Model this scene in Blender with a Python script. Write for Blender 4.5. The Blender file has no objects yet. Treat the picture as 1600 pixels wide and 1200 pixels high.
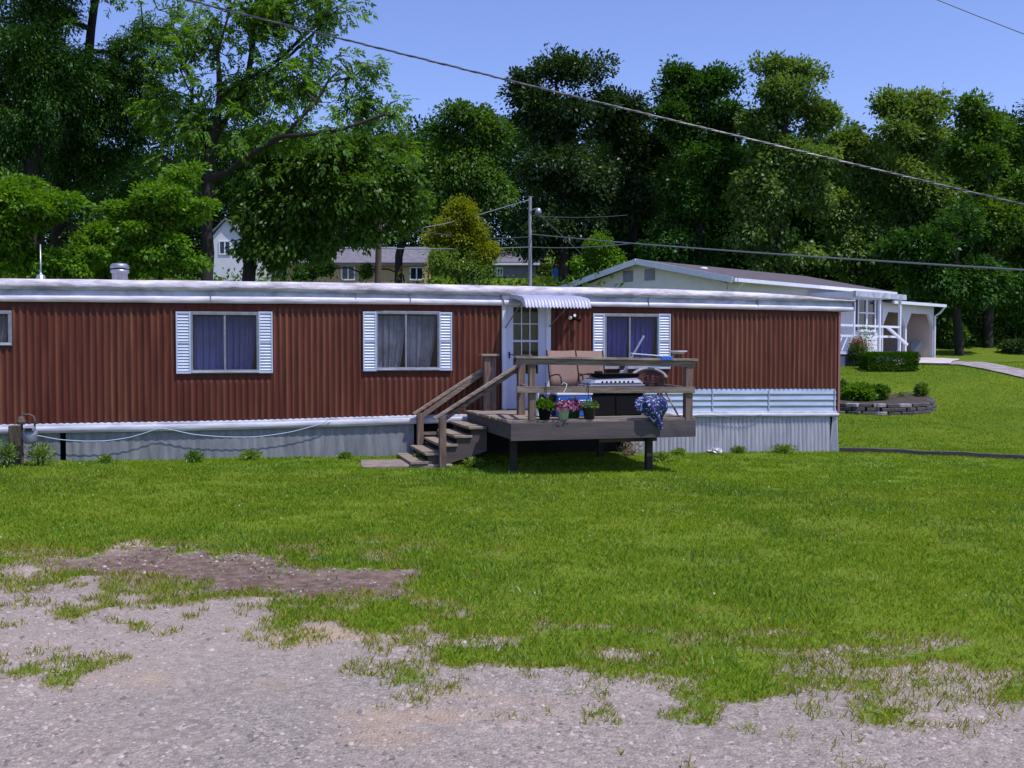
import bpy, math, random
import numpy as np
from mathutils import Vector, Matrix
random.seed(7); rng = np.random.default_rng(11)
S = bpy.context.scene; C = S.collection
R = math.radians
# ------------------------------------------------------------------ camera, sky, sun
CZ = 2.03; F = 1556.0; PITCH = math.atan(50/F)
cam = bpy.data.cameras.new('camera'); co = bpy.data.objects.new('camera', cam); C.objects.link(co)
co.location = (0, 0, CZ); co.rotation_euler = (math.pi/2-PITCH, 0, 0)
cam.sensor_width = 36; cam.lens = 36*F/1600; cam.clip_end = 3000; cam.clip_start = .05
S.camera = co
SUN_EL = R(63); SUN_H = Vector((.822, -.569, 0)).normalized()
sd = Vector((SUN_H.x*math.cos(SUN_EL), SUN_H.y*math.cos(SUN_EL), math.sin(SUN_EL)))
sun = bpy.data.lights.new('sun', 'SUN'); so = bpy.data.objects.new('sun', sun); C.objects.link(so)
sun.energy = 4.2; sun.angle = R(.5); sun.color = (1, .955, .92)
so.rotation_euler = (-sd).to_track_quat('-Z', 'Y').to_euler()
W = bpy.data.worlds.new('World'); S.world = W; W.use_nodes = True
nt = W.node_tree; bg = nt.nodes['Background']
sky = nt.nodes.new('ShaderNodeTexSky'); sky.sky_type = 'NISHITA'; sky.sun_disc = False
sky.sun_elevation = SUN_EL; sky.sun_rotation = math.atan2(SUN_H.x, SUN_H.y)
sky.air_density = 1.0; sky.dust_density = .3; sky.ozone_density = 3.0
mx = nt.nodes.new('ShaderNodeMix'); mx.data_type = 'RGBA'; mx.blend_type = 'MULTIPLY'; mx.inputs[0].default_value = 1
mx.inputs[7].default_value = (1.66, 1.57, 2.08, 1)
nt.links.new(sky.outputs[0], mx.inputs[6]); nt.links.new(mx.outputs[2], bg.inputs[0])
bg.inputs[1].default_value = .095
S.view_settings.view_transform = 'Standard'; S.view_settings.look = 'None'
S.view_settings.exposure = 0; S.view_settings.gamma = 1
S.cycles.max_bounces = 6; S.cycles.diffuse_bounces = 3; S.cycles.transmission_bounces = 4; S.cycles.glossy_bounces = 3

def ray(px, py):
    a = (px-800)/F; b = (600-py)/F
    return Vector((a, math.cos(PITCH)+b*math.sin(PITCH), -math.sin(PITCH)+b*math.cos(PITCH)))
def at(px, py, Y):
    d = ray(px, py); return Vector((0, 0, CZ))+d*(Y/d.y)

# ------------------------------------------------------------------ frames and terrain
class Frame:
    def __init__(s, ox, oy, ang):
        s.o = Vector((ox, oy, 0)); s.a = ang
        s.d = Vector((math.cos(ang), math.sin(ang), 0)); s.n = Vector((math.sin(ang), -math.cos(ang), 0))
    def hit(s, px, py, v=0):
        d = ray(px, py); o = s.o+s.n*v
        t = (o.dot(s.n))/(d.x*s.n.x+d.y*s.n.y)
        p = Vector((0, 0, CZ))+d*t
        return (p-o).dot(s.d), p.z
    def u(s, px, v=0, py=560): return s.hit(px, py, v)[0]
    def z(s, px, py, v=0): return s.hit(px, py, v)[1]
    def w(s, u, v, z): 
        p = s.o+s.d*u+s.n*v; return Vector((p.x, p.y, z))
TR = Frame(-8.26, 16.07, R(15.3))
NB = Frame(7.15, 33.2, math.atan2(.686, .728))

def hsh(ix, iy, seed):
    n = (ix.astype(np.int64)*374761393 + iy.astype(np.int64)*668265263 + seed*974634777) & 0x7fffffff
    n = ((n ^ (n >> 13))*1274126177) & 0x7fffffff
    return ((n ^ (n >> 16)) & 0xffff)/65535.0
def vn(x, y, s, seed=0):
    x = np.asarray(x, float)*s; y = np.asarray(y, float)*s
    ix = np.floor(x); iy = np.floor(y); fx = x-ix; fy = y-iy
    fx = fx*fx*(3-2*fx); fy = fy*fy*(3-2*fy)
    ix = ix.astype(np.int64); iy = iy.astype(np.int64)
    return (hsh(ix, iy, seed)*(1-fx)+hsh(ix+1, iy, seed)*fx)*(1-fy)+(hsh(ix, iy+1, seed)*(1-fx)+hsh(ix+1, iy+1, seed)*fx)*fy
def fbm(x, y, s, seed=0, o=4):
    r = 0; a = .5
    for k in range(o): r = r+a*vn(x, y, s*2**k, seed+k*17); a *= .5
    return r/(1-.5**o)
def sst(a, b, x):
    t = np.clip((np.asarray(x, float)-a)/(b-a), 0, 1); return t*t*(3-2*t)
KY = [18, 20.5, 28, 34, 36, 46, 60, 80, 120, 300, 900]; KZ = [0, .05, .45, 1.42, 1.62, 1.75, 3.5, 7.6, 13, 34, 60]
def tz_(x, y, micro=True):
    x = np.asarray(x, float); y = np.asarray(y, float)
    zt = np.clip(.27-(x+8.26)/14.86*.27, 0, .4)
    near = .35+(zt-.35)*sst(5, 16.5, y)
    far = np.interp(y, KY, KZ)
    b = sst(19, 26, y)
    z = near*(1-b)+far*b + np.where(b < 1, far*(1-b)*.6, 0)*(y > 18)
    if micro:
        z = z + (fbm(x, y, .5, 5, 3)-.5)*.07*sst(0, 9, y)*(1-sst(40, 60, y)) + (fbm(x, y, 3.1, 9, 3)-.5)*.035*(1-sst(25, 40, y))
        z = z + (fbm(x, y, .06, 3, 2)-.5)*1.2*sst(46, 80, y)
    return z
def gz(x, y): return float(tz_(np.array([x]), np.array([y]))[0])
def ground(px, py):
    d = ray(px, py); t = 2.0
    for k in range(4000):
        p = Vector((0, 0, CZ))+d*t
        if float(tz_(np.array([p.x]), np.array([p.y]), False)[0]) >= p.z: return p
        t += .02+t*.002
    return p

# ------------------------------------------------------------------ materials
def mat(name, col=(.5, .5, .5), rough=.6, metal=0., var=0., vs=4., bump=0., bs=40., col2=None, stretch=(1, 1, 1), sub=None, spec=.5):
    m = bpy.data.materials.new(name); m.use_nodes = True; n = m.node_tree; L = n.links
    b = n.nodes['Principled BSDF']; b.inputs['Roughness'].default_value = rough; b.inputs['Metallic'].default_value = metal
    b.inputs['Specular IOR Level'].default_value = spec
    c2 = col2 or tuple(min(1, c*(1-var)) for c in col)
    tc = n.nodes.new('ShaderNodeTexCoord'); mp = n.nodes.new('ShaderNodeMapping'); mp.inputs['Scale'].default_value = stretch
    L.new(tc.outputs['Object'], mp.inputs[0])
    if var or col2:
        no = n.nodes.new('ShaderNodeTexNoise'); no.inputs['Scale'].default_value = vs; no.inputs['Detail'].default_value = 6; no.inputs['Roughness'].default_value = .65
        L.new(mp.outputs[0], no.inputs[0])
        rp = n.nodes.new('ShaderNodeValToRGB'); rp.color_ramp.elements[0].position = .35; rp.color_ramp.elements[1].position = .65
        rp.color_ramp.elements[0].color = (*c2, 1); rp.color_ramp.elements[1].color = (*col, 1)
        L.new(no.outputs[0], rp.inputs[0]); L.new(rp.outputs[0], b.inputs['Base Color'])
    else: b.inputs['Base Color'].default_value = (*col, 1)
    if bump:
        n2 = n.nodes.new('ShaderNodeTexNoise'); n2.inputs['Scale'].default_value = bs; n2.inputs['Detail'].default_value = 5
        L.new(mp.outputs[0], n2.inputs[0])
        bp = n.nodes.new('ShaderNodeBump'); bp.inputs['Strength'].default_value = bump; bp.inputs['Distance'].default_value = .01
        L.new(n2.outputs[0], bp.inputs['Height']); L.new(bp.outputs[0], b.inputs['Normal'])
    return m
def leafmat(name, c1, c2, trans=.35, gloss=.05):
    m = bpy.data.materials.new(name); m.use_nodes = True; n = m.node_tree; L = n.links; n.nodes.remove(n.nodes['Principled BSDF'])
    out = n.nodes['Material Output']
    g = n.nodes.new('ShaderNodeNewGeometry'); rp = n.nodes.new('ShaderNodeValToRGB')
    rp.color_ramp.elements[0].color = (*c1, 1); rp.color_ramp.elements[1].color = (*c2, 1)
    L.new(g.outputs['Random Per Island'], rp.inputs[0])
    d = n.nodes.new('ShaderNodeBsdfDiffuse'); t = n.nodes.new('ShaderNodeBsdfTranslucent'); gl = n.nodes.new('ShaderNodeBsdfGlossy')
    gl.inputs['Roughness'].default_value = .42; gl.inputs['Color'].default_value = (.8, .85, 1, 1)
    hs = n.nodes.new('ShaderNodeMix'); hs.data_type = 'RGBA'; hs.blend_type = 'MULTIPLY'; hs.inputs[0].default_value = 1; hs.inputs[7].default_value = (1.5, 1.35, .35, 1)
    L.new(rp.outputs[0], d.inputs[0]); L.new(rp.outputs[0], hs.inputs[6]); L.new(hs.outputs[2], t.inputs[0])
    m1 = n.nodes.new('ShaderNodeMixShader'); m1.inputs[0].default_value = trans
    m2 = n.nodes.new('ShaderNodeMixShader'); m2.inputs[0].default_value = gloss
    L.new(d.outputs[0], m1.inputs[1]); L.new(t.outputs[0], m1.inputs[2]); L.new(m1.outputs[0], m2.inputs[1]); L.new(gl.outputs[0], m2.inputs[2])
    L.new(m2.outputs[0], out.inputs[0]); return m
M = {}
M['roofcoat'] = mat('roof coating', (.70, .66, .72), .75, 0, .45, 3.2, 1., 12, col2=(.30, .27, .31), stretch=(.7, 1, 3))
M['fascia'] = mat('fascia metal', (.50, .54, .65), .5, .0, .3, 2.2, .15, 6, col2=(.27, .29, .36), stretch=(1.6, 1, 2))
M['lip'] = mat('gutter lip', (.74, .70, .78), .5, .0, .3, 3.5, .1, 8, col2=(.42, .39, .43), stretch=(.6, 1, 6))
M['white'] = mat('white painted metal', (.72, .74, .84), .4, 0, .12, 5)
M['whitesh'] = mat('shutter plastic', (.46, .54, .70), .45, 0, .15, 6)
M['louvre'] = mat('toplit louvre plastic', (.60, .65, .78), .45, 0, .15, 6)  # paler than the shutter frame: light on the slats put into the colour
M['shade'] = mat('window frame metal', (.26, .27, .30), .45, .2, .3, 12)
M['door'] = mat('door paint', (.60, .63, .78), .45, 0, .12, 3)
M['trim'] = mat('bottom trim', (.62, .61, .68), .5, 0, .4, 2.5, .3, 7, col2=(.33, .32, .37), stretch=(.5, 1, 4))
M['lap'] = mat('lap panel', (.50, .56, .66), .3, .3, .25, 2, .25, 3, stretch=(.7, 1, 3))
M['skgrey'] = mat('skirting grey', (.25, .255, .275), .6, .1, .4, 3, .2, 10, col2=(.14, .145, .165), stretch=(3, 1, .5))
M['skmetal'] = mat('skirting metal', (.47, .46, .52), .5, .25, .4, 3, .2, 10, col2=(.29, .285, .33), stretch=(5, 1, .4))
M['black'] = mat('painted crawlspace shade', (.01, .01, .012), .9)
M['inside'] = mat('room inside', (.03, .03, .035), .9)
M['curtain'] = mat('curtain cloth', (.075, .10, .32), .9, 0, .35, 2)
M['curtaingrey'] = mat('net curtain cloth', (.24, .26, .36), .9, 0, .5, 3)
M['curtainblue'] = mat('bright blue curtain cloth', (.035, .05, .33), .85, 0, .4, 3)
M['woodx'] = mat('weathered wood lengthwise', (.27, .205, .165), .85, 0, .5, 6, .6, 30, col2=(.10, .072, .058), stretch=(.35, 4, 4))
M['woodz'] = mat('weathered wood upright', (.22, .15, .118), .85, 0, .5, 6, .6, 30, col2=(.085, .055, .043), stretch=(4, 4, .35))
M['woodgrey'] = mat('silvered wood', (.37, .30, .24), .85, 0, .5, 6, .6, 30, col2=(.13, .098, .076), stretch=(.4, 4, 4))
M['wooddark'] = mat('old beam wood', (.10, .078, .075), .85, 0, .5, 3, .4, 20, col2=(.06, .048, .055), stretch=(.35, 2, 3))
M['postshaded'] = mat('post wood with painted shade', (.035, .027, .025), .9, 0, .4, 6, .4, 20)  # wood colour darkened to carry the shade beneath the deck
M['pole'] = mat('utility pole wood', (.12, .085, .07), .9, 0, .5, 5, .4, 20, stretch=(4, 4, .3))
M['polegrey'] = mat('grey pole', (.34, .34, .36), .8, 0, .4, 5, .4, 20, stretch=(4, 4, .3))
M['wire'] = mat('cable sheath', (.06, .06, .08), .5)
M['wirebright'] = mat('bare aluminium strand', (.24, .24, .27), .45, .3)
M['rope'] = mat('pale cord', (.45, .52, .70), .6)
M['sling'] = mat('tan sling fabric', (.235, .15, .125), .85, 0, .15, 60)
M['darkmetal'] = mat('dark metal', (.03, .028, .03), .4, .6)
M['plasticgrey'] = mat('grey plastic', (.24, .255, .36), .5, 0, .15, 4)
M['plasticpale'] = mat('pale grey plastic', (.36, .37, .43), .5, 0, .15, 4)
M['plasticblack'] = mat('black plastic', (.008, .008, .010), .8, spec=.15)
M['wicker'] = mat('wicker plastic', (.10, .055, .05), .7, 0, .4, 30)
M['blue'] = mat('blue plastic', (.02, .12, .50), .4)
M['coolwhite'] = mat('cooler white', (.68, .72, .82), .4)
M['green'] = mat('green pot plastic', (.01, .10, .035), .4)
M['dkgreen'] = mat('dark green pot plastic', (.02, .035, .022), .45)
M['potwhite'] = mat('white pot plastic', (.42, .55, .52), .45)
M['magenta'] = leafmat('magenta petals', (.25, .008, .13), (.62, .25, .5), .2, .0)
M['pinkfl'] = leafmat('dusty pink petals', (.25, .06, .09), (.5, .2, .26), .2)
M['steel'] = mat('worn steel', (.38, .36, .36), .35, .7, .4, 8)
M['meter'] = mat('meter paint', (.27, .29, .36), .45, .2, .4, 9)
M['rust'] = mat('rusty pipe', (.17, .11, .09), .8, .2, .6, 14, .4, 40)
M['brick'] = mat('retaining block', (.105, .088, .085), .9, 0, .6, 5, .6, 25, col2=(.055, .048, .05))
M['blockpale'] = mat('pale retaining block', (.42, .39, .39), .9, 0, .5, 5, .6, 25)
M['soil'] = mat('bed soil', (.07, .05, .035), .95, 0, .5, 6, .8, 20)
M['concrete'] = mat('concrete', (.58, .53, .52), .9, 0, .3, 1.5, .3, 20)
M['drive'] = mat('gravel drive', (.36, .31, .31), .95, 0, .4, 3, .5, 12)
M['shingle'] = mat('shingle roof', (.125, .10, .115), .9, 0, .4, 3, .7, 9, stretch=(1, 1, 4))
M['shinglegrey'] = mat('grey shingle roof', (.20, .19, .22), .9, 0, .4, 3, .6, 9)
M['cream'] = mat('cream lap siding', (.80, .76, .75), .6, 0, .1, 2)
M['houseside'] = mat('white lap siding', (.62, .62, .68), .6, 0, .1, 2)
M['tanwall'] = mat('tan board siding', (.50, .34, .19), .8, 0, .25, 3, stretch=(6, 6, .3))
M['beige'] = mat('beige panel wall', (.62, .50, .44), .7, 0, .12, 1)
M['bluewall'] = mat('blue grey skirting', (.10, .12, .22), .6, 0, .2, 2)
M['stone'] = mat('foundation stone', (.18, .16, .15), .9, 0, .5, 5, .7, 12)
M['shutdark'] = mat('dark shutter', (.015, .015, .03), .5)
M['bark'] = mat('tree bark', (.032, .025, .021), .95, 0, .5, 8, .8, 25, stretch=(3, 3, .5))
M['twig'] = mat('dry brush', (.16, .105, .085), .95, 0, .5, 5)
M['barrel'] = mat('grey green paint', (.1, .12, .14), .6)
M['vent'] = mat('vent metal', (.42, .44, .50), .35, .6, .4, 8)
M['bluechair'] = mat('bright blue plastic', (.08, .22, .60), .5)
M['paper'] = mat('white paper', (.75, .73, .78), .8)
g = bpy.data.materials.new('window glass'); g.use_nodes = True
gb = g.node_tree.nodes['Principled BSDF']; gb.inputs['Roughness'].default_value = .03; gb.inputs['Transmission Weight'].default_value = 1
gb.inputs['IOR'].default_value = 1.32; gb.inputs['Base Color'].default_value = (.8, .85, .9, 1)
M['glass'] = g
g = bpy.data.materials.new('dark glass'); g.use_nodes = True; gb = g.node_tree.nodes['Principled BSDF']
gb.inputs['Base Color'].default_value = (.015, .018, .025, 1); gb.inputs['Roughness'].default_value = .06
M['darkglass'] = g
# siding: ribs with paint worn to brown on their crests
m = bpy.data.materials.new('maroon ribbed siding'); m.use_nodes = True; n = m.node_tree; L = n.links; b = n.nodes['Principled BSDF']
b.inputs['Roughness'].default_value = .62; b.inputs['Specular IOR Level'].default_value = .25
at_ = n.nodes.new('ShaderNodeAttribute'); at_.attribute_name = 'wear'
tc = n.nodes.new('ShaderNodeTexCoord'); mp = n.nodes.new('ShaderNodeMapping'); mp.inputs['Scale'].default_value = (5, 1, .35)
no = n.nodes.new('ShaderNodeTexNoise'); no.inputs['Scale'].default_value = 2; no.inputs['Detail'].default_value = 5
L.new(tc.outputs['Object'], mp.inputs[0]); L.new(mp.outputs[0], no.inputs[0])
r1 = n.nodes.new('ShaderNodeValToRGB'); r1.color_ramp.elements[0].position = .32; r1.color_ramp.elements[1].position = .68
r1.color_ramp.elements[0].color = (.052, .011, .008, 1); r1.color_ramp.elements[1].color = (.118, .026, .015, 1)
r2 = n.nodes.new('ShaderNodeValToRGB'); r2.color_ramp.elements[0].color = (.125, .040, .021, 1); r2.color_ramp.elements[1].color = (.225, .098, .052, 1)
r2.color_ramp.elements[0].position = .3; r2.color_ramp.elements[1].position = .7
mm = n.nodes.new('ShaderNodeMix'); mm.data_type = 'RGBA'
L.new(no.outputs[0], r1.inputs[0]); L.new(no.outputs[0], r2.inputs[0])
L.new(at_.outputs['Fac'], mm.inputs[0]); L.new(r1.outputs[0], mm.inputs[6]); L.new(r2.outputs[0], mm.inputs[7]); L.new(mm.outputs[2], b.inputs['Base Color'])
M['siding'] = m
# awning: thin light and dark stripes are the ribs themselves
M['awning'] = mat('awning metal', (.60, .60, .72), .45, .2, .2, 4)
# leaves
LM = {
 'dark': leafmat('dark leaves', (.018, .060, .008), (.050, .130, .018), .32, .015),
 'walnut': leafmat('walnut leaves', (.060, .15, .012), (.15, .30, .035), .45, .02),
 'deep': leafmat('deep green leaves', (.013, .036, .008), (.042, .085, .020), .28, .03),
 'bluegreen': leafmat('dusty green leaves', (.055, .12, .02), (.15, .24, .06), .38, .02),
 'mid': leafmat('mid green leaves', (.032, .082, .010), (.085, .175, .026), .4, .015),
 'bright': leafmat('bright green leaves', (.060, .165, .008), (.15, .30, .02), .45, .015),
 'yellow': leafmat('yellow green leaves', (.12, .17, .008), (.27, .30, .02), .45, .01),
 'weed': leafmat('weed leaves', (.07, .14, .02), (.17, .27, .05), .35, .02),
 'hedge': leafmat('hedge leaves', (.03, .095, .006), (.08, .19, .012), .35, .01),
 'grass': leafmat('grass blades', (.120, .215, .012), (.27, .41, .036), .46, .004),
 'dry': leafmat('yellowing blades', (.17, .20, .02), (.36, .33, .08), .35, .0),
 'flower': leafmat('pale clover', (.45, .45, .40), (.7, .7, .66), .2, 0),
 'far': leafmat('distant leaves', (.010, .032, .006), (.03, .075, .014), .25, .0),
}

for k_, sc_ in (('grass', .55), ('weed', .8), ('mid', .35), ('deep', .35), ('bluegreen', .35), ('dark', .35)):
    n = LM[k_].node_tree; L = n.links; rp = [q for q in n.nodes if q.type == 'VALTORGB'][0]
    gq = n.nodes.new('ShaderNodeNewGeometry'); q = n.nodes.new('ShaderNodeTexNoise'); q.inputs['Scale'].default_value = sc_; q.inputs['Detail'].default_value = 5; q.inputs['Roughness'].default_value = .6
    L.new(gq.outputs['Position'], q.inputs[0]); r2 = n.nodes.new('ShaderNodeValToRGB'); e = r2.color_ramp.elements
    e[0].position = .38; e[1].position = .64; lo, hi = ((.74, .84, .80), (1.2, 1.08, 1.15)) if k_ == 'grass' else ((.9, 1.0, .9), (1.6, 1.45, 1.3))
    e[0].color = (*lo, 1); e[1].color = (*hi, 1); L.new(q.outputs[0], r2.inputs[0])
    mq = n.nodes.new('ShaderNodeMix'); mq.data_type = 'RGBA'; mq.blend_type = 'MULTIPLY'; mq.inputs[0].default_value = 1
    tg = [l.to_socket for l in rp.outputs[0].links]
    for l in list(rp.outputs[0].links): L.remove(l)
    L.new(rp.outputs[0], mq.inputs[6]); L.new(r2.outputs[0], mq.inputs[7])
    for t_ in tg: L.new(mq.outputs[2], t_)
# ------------------------------------------------------------------ mesh helpers
def npmesh(name, V, Q, k=4, smooth=False):
    me = bpy.data.meshes.new(name); V = np.asarray(V, np.float32); Q = np.asarray(Q, np.int32)
    me.vertices.add(len(V)); me.vertices.foreach_set('co', V.ravel())
    me.loops.add(Q.size); me.loops.foreach_set('vertex_index', Q.ravel())
    me.polygons.add(len(Q)); me.polygons.foreach_set('loop_start', np.arange(0, Q.size, k, dtype=np.int32))
    if smooth: me.polygons.foreach_set('use_smooth', np.ones(len(Q), bool))
    me.update(calc_edges=True); return me
def link(name, me, m, parent=None):
    o = bpy.data.objects.new(name, me); C.objects.link(o); me.materials.clear()
    me.materials.append(M.get(m) if isinstance(m, str) else m)
    if parent: o.parent = parent
    return o
def tag(o, label=None, cat=None, group=None, kind=None):
    for k, v in (('label', label), ('category', cat), ('group', group), ('kind', kind)):
        if v: o[k] = v
    return o
def empty(name, loc, rz=0, label=None, cat=None, group=None):
    o = bpy.data.objects.new(name, None); C.objects.link(o); o.location = loc; o.rotation_euler = (0, 0, rz); o.empty_display_size = .1
    return tag(o, label, cat, group)
class MB:
    def __init__(s): s.v = []; s.f = []
    def add(s, vs, fs):
        k = len(s.v); s.v += [tuple(v) for v in vs]; s.f += [tuple(i+k for i in f) for f in fs]; return s
    def box(s, x0, x1, y0, y1, z0, z1):
        return s.add([(x0, y0, z0), (x1, y0, z0), (x1, y1, z0), (x0, y1, z0), (x0, y0, z1), (x1, y0, z1), (x1, y1, z1), (x0, y1, z1)],
                     [(0, 3, 2, 1), (4, 5, 6, 7), (0, 1, 5, 4), (1, 2, 6, 5), (2, 3, 7, 6), (3, 0, 4, 7)])
    def bar(s, p0, p1, w, h, up=(0, 0, 1)):
        p0 = Vector(p0); p1 = Vector(p1); d = (p1-p0).normalized(); a = d.cross(Vector(up))
        if a.length < 1e-3: a = Vector((1, 0, 0))
        a.normalize(); b = a.cross(d).normalized(); vs = []
        for p in (p0, p1):
            for i, j in ((-1, -1), (1, -1), (1, 1), (-1, 1)): vs.append(p+a*(i*w/2)+b*(j*h/2))
        return s.add(vs, [(3, 2, 1, 0), (4, 5, 6, 7), (0, 1, 5, 4), (1, 2, 6, 5), (2, 3, 7, 6), (3, 0, 4, 7)])
    def prism(s, poly, y0, y1):     # poly in x,z
        n = len(poly); vs = [(x, y0, z) for x, z in poly]+[(x, y1, z) for x, z in poly]
        return s.add(vs, [tuple(range(n)), tuple(range(2*n-1, n-1, -1))]+[(i, i+n, (i+1) % n+n, (i+1) % n) for i in range(n)])
    def tube(s, pts, r, n=8, cap=True):
        pts = [Vector(p) for p in pts]; rs = r if isinstance(r, (list, tuple)) else [r]*len(pts); vs = []; fs = []; pa = None
        for i, p in enumerate(pts):
            d = (pts[min(i+1, len(pts)-1)]-pts[max(i-1, 0)]).normalized()
            if pa is None: pa = d.cross(Vector((0, 0, 1))) if abs(d.z) < .95 else d.cross(Vector((1, 0, 0)))
            a = (pa-d*pa.dot(d)).normalized(); pa = a; b = d.cross(a)
            for k in range(n):
                t = 2*math.pi*k/n; vs.append(p+(a*math.cos(t)+b*math.sin(t))*rs[i])
        for i in range(len(pts)-1):
            for k in range(n): fs.append((i*n+k, i*n+(k+1) % n, (i+1)*n+(k+1) % n, (i+1)*n+k))
        if cap: fs += [tuple(range(n-1, -1, -1)), tuple(range((len(pts)-1)*n, len(pts)*n))]
        return s.add(vs, fs)
    def lathe(s, prof, c=(0, 0, 0), n=20):
        vs = [(c[0]+r*math.cos(2*math.pi*k/n), c[1]+r*math.sin(2*math.pi*k/n), c[2]+z) for r, z in prof for k in range(n)]
        fs = [(i*n+k, i*n+(k+1) % n, (i+1)*n+(k+1) % n, (i+1)*n+k) for i in range(len(prof)-1) for k in range(n)]
        return s.add(vs, fs)
    def build(s, name, m, parent=None, bevel=0, smooth=False):
        me = bpy.data.meshes.new(name); me.from_pydata(s.v, [], s.f)
        if smooth: me.polygons.foreach_set('use_smooth', [True]*len(me.polygons))
        me.update(); o = link(name, me, m, parent)
        if bevel:
            md = o.modifiers.new('b', 'BEVEL'); md.width = bevel; md.segments = 1; md.limit_method = 'ANGLE'
        return o
def B(name, m, parent, *a, bevel=0): return MB().box(*a).build(name, m, parent, bevel)
def copytree(o, parent=None):
    c = o.copy(); C.objects.link(c)
    if parent: c.parent = parent
    for ch in list(o.children): copytree(ch, c)
    return c

# leaves as folded rhombi; P centres, A axis, Nn normal
def leafverts(P, A, Nn, Ln, Wd, fold=.25):
    A = A/np.linalg.norm(A, axis=1, keepdims=True); Bd = np.cross(A, Nn); Bd /= np.linalg.norm(Bd, axis=1, keepdims=True)+1e-9
    N2 = np.cross(Bd, A); Ln = Ln[:, None]; Wd = Wd[:, None]
    v0 = P; v2 = P+A*Ln-N2*Ln*.12; mid = P+A*Ln*.45
    v1 = mid+Bd*Wd+N2*Wd*fold; v3 = mid-Bd*Wd+N2*Wd*fold
    return np.stack([v0, v1, v2, v3], 1).reshape(-1, 3)
def leafobj(name, P, A, Nn, Ln, Wd, m, parent=None):
    V = leafverts(P, A, Nn, Ln, Wd); Q = np.arange(len(V)).reshape(-1, 4)
    return link(name, npmesh(name, V, Q), (LM.get(m) or M[m]) if isinstance(m, str) else m, parent)
def rdir(n, zb=0.):
    v = rng.normal(size=(n, 3)); v[:, 2] += zb; return v/np.linalg.norm(v, axis=1, keepdims=True)

# ------------------------------------------------------------------ ground sheet
ys = [-60, -25, -10, -4, 0, 1.5, 2.5]
y = 3.2
while y < 900:
    ys.append(y); y += .05 if y < 17 else (.05+(y-17)*.02)
ys = np.array(ys); NX = 460
sx = np.linspace(-1, 1, NX)
YY, SX = np.meshgrid(ys, sx, indexing='ij'); XX = SX*(11+.95*np.clip(YY, 0, 1e9)+np.clip(-YY, 0, 99))
ZZ = tz_(XX, YY)
bpts = [(-120, 925), (0, 925), (150, 938), (300, 930), (420, 955), (560, 985), (700, 985), (850, 1015), (1000, 1060), (1150, 1092), (1300, 1112), (1450, 1122), (1600, 1132), (1750, 1140)]
gb_ = [ground(*p) for p in bpts]; gbx = [p.x for p in gb_]; gby = [p.y for p in gb_]
def ell(x, y, px, py, rx, ry, seed=0, sh=.5):
    c = ground(px, py); a = ground(px, py-ry); b = ground(px, py+ry); wx = rx*c.y/F; wy = abs(a.y-b.y)/2
    cy = (a.y+b.y)/2
    d = np.sqrt(((x-c.x)/wx)**2+((y-cy)/wy)**2)+(fbm(x, y, 1.6, seed, 5)-.5)*1.7+(fbm(x, y, 7, seed+3, 3)-.5)*.9
    return 1-sst(1-sh, 1+sh*.5, d)
def masks(x, y):      # the drive edge and bare patches all lie nearer than 12.5 m; beyond it is all lawn
    x = np.asarray(x, float); y = np.asarray(y, float); k = y < 12.5; o = [np.ones_like(x), np.zeros_like(x), np.zeros_like(x), np.zeros_like(x)]
    for a, b in zip(o, masks_near(x[k], y[k])): a[k] = b
    return o
def masks_near(x, y):
    s = y-np.interp(x, gbx, gby); n = fbm(x, y, .9, 21, 4)-.5; n2 = fbm(x, y, 3.5, 31, 4)-.5+(fbm(x, y, 11, 37, 3)-.5)*.5
    g = sst(-.8, .75, s+n*2.6+n2*2.6+.15*sst(1, 4, x))
    # thin patches of grass out on the gravel
    for e in ((60, 1050, 110, 26, 1), (250, 975, 150, 20, 2), (350, 962, 110, 16, 3), (640, 975, 60, 12, 4), (1300, 1080, 330, 34, 5), (1050, 1050, 140, 18, 6), (80, 960, 120, 16, 7), (720, 990, 120, 12, 8), (1150, 1120, 260, 22, 9)):
        g = np.maximum(g, ell(x, y, *e)*.72*sst(.0, .12, n2))
    thin = 0*x
    for e in ((330, 872, 330, 30, 33), (1380, 1040, 260, 40, 34), (1000, 1010, 160, 22, 35), (60, 880, 130, 30, 36)):
        thin = np.maximum(thin, ell(x, y, *e))
    g = g*(1-.6*thin*sst(-.10, .06, fbm(x, y, 2.6, 131, 4)-.5))
    dirt = 0*x
    for e in ((200, 886, 150, 27, 11), (370, 898, 160, 29, 12), (520, 912, 140, 29, 13), (300, 880, 210, 18, 17)):
        dirt = np.maximum(dirt, ell(x, y, *e))
    sand = 0*x
    for e in ((40, 897, 70, 13, 41), (620, 908, 45, 9, 42), (400, 940, 60, 7, 43), (200, 855, 25, 12, 44)):
        sand = np.maximum(sand, ell(x, y, *e))
    for e in ((1090, 962, 50, 9, 45), (1150, 958, 60, 6, 46), (1300, 938, 45, 5, 47), (1230, 995, 70, 12, 48), (1300, 1025, 110, 13, 49), (1420, 1050, 130, 12, 50), (1560, 1060, 80, 14, 51), (960, 1025, 60, 8, 52)):
        sand = np.maximum(sand, ell(x, y, *e, .9)*.95*sst(.30, .58, fbm(x*.8, y*1.5, 2.6, 72, 4)))
    tan = 0*x
    for e in ((480, 1000, 110, 22, 61), (620, 1035, 160, 20, 62), (720, 1130, 160, 50, 63), (560, 900, 60, 9, 64), (300, 1060, 140, 26, 65), (900, 1040, 120, 16, 66)):
        tan = np.maximum(tan, ell(x, y, *e, .9)*.95*sst(.36, .62, fbm(x*.6, y*1.3, 2.2, 71, 4)))
    g = g*(1-sst(.25, .8, dirt+.5*n2)*.95)*(1-sand*.85)
    return g, dirt, sand, tan
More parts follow.
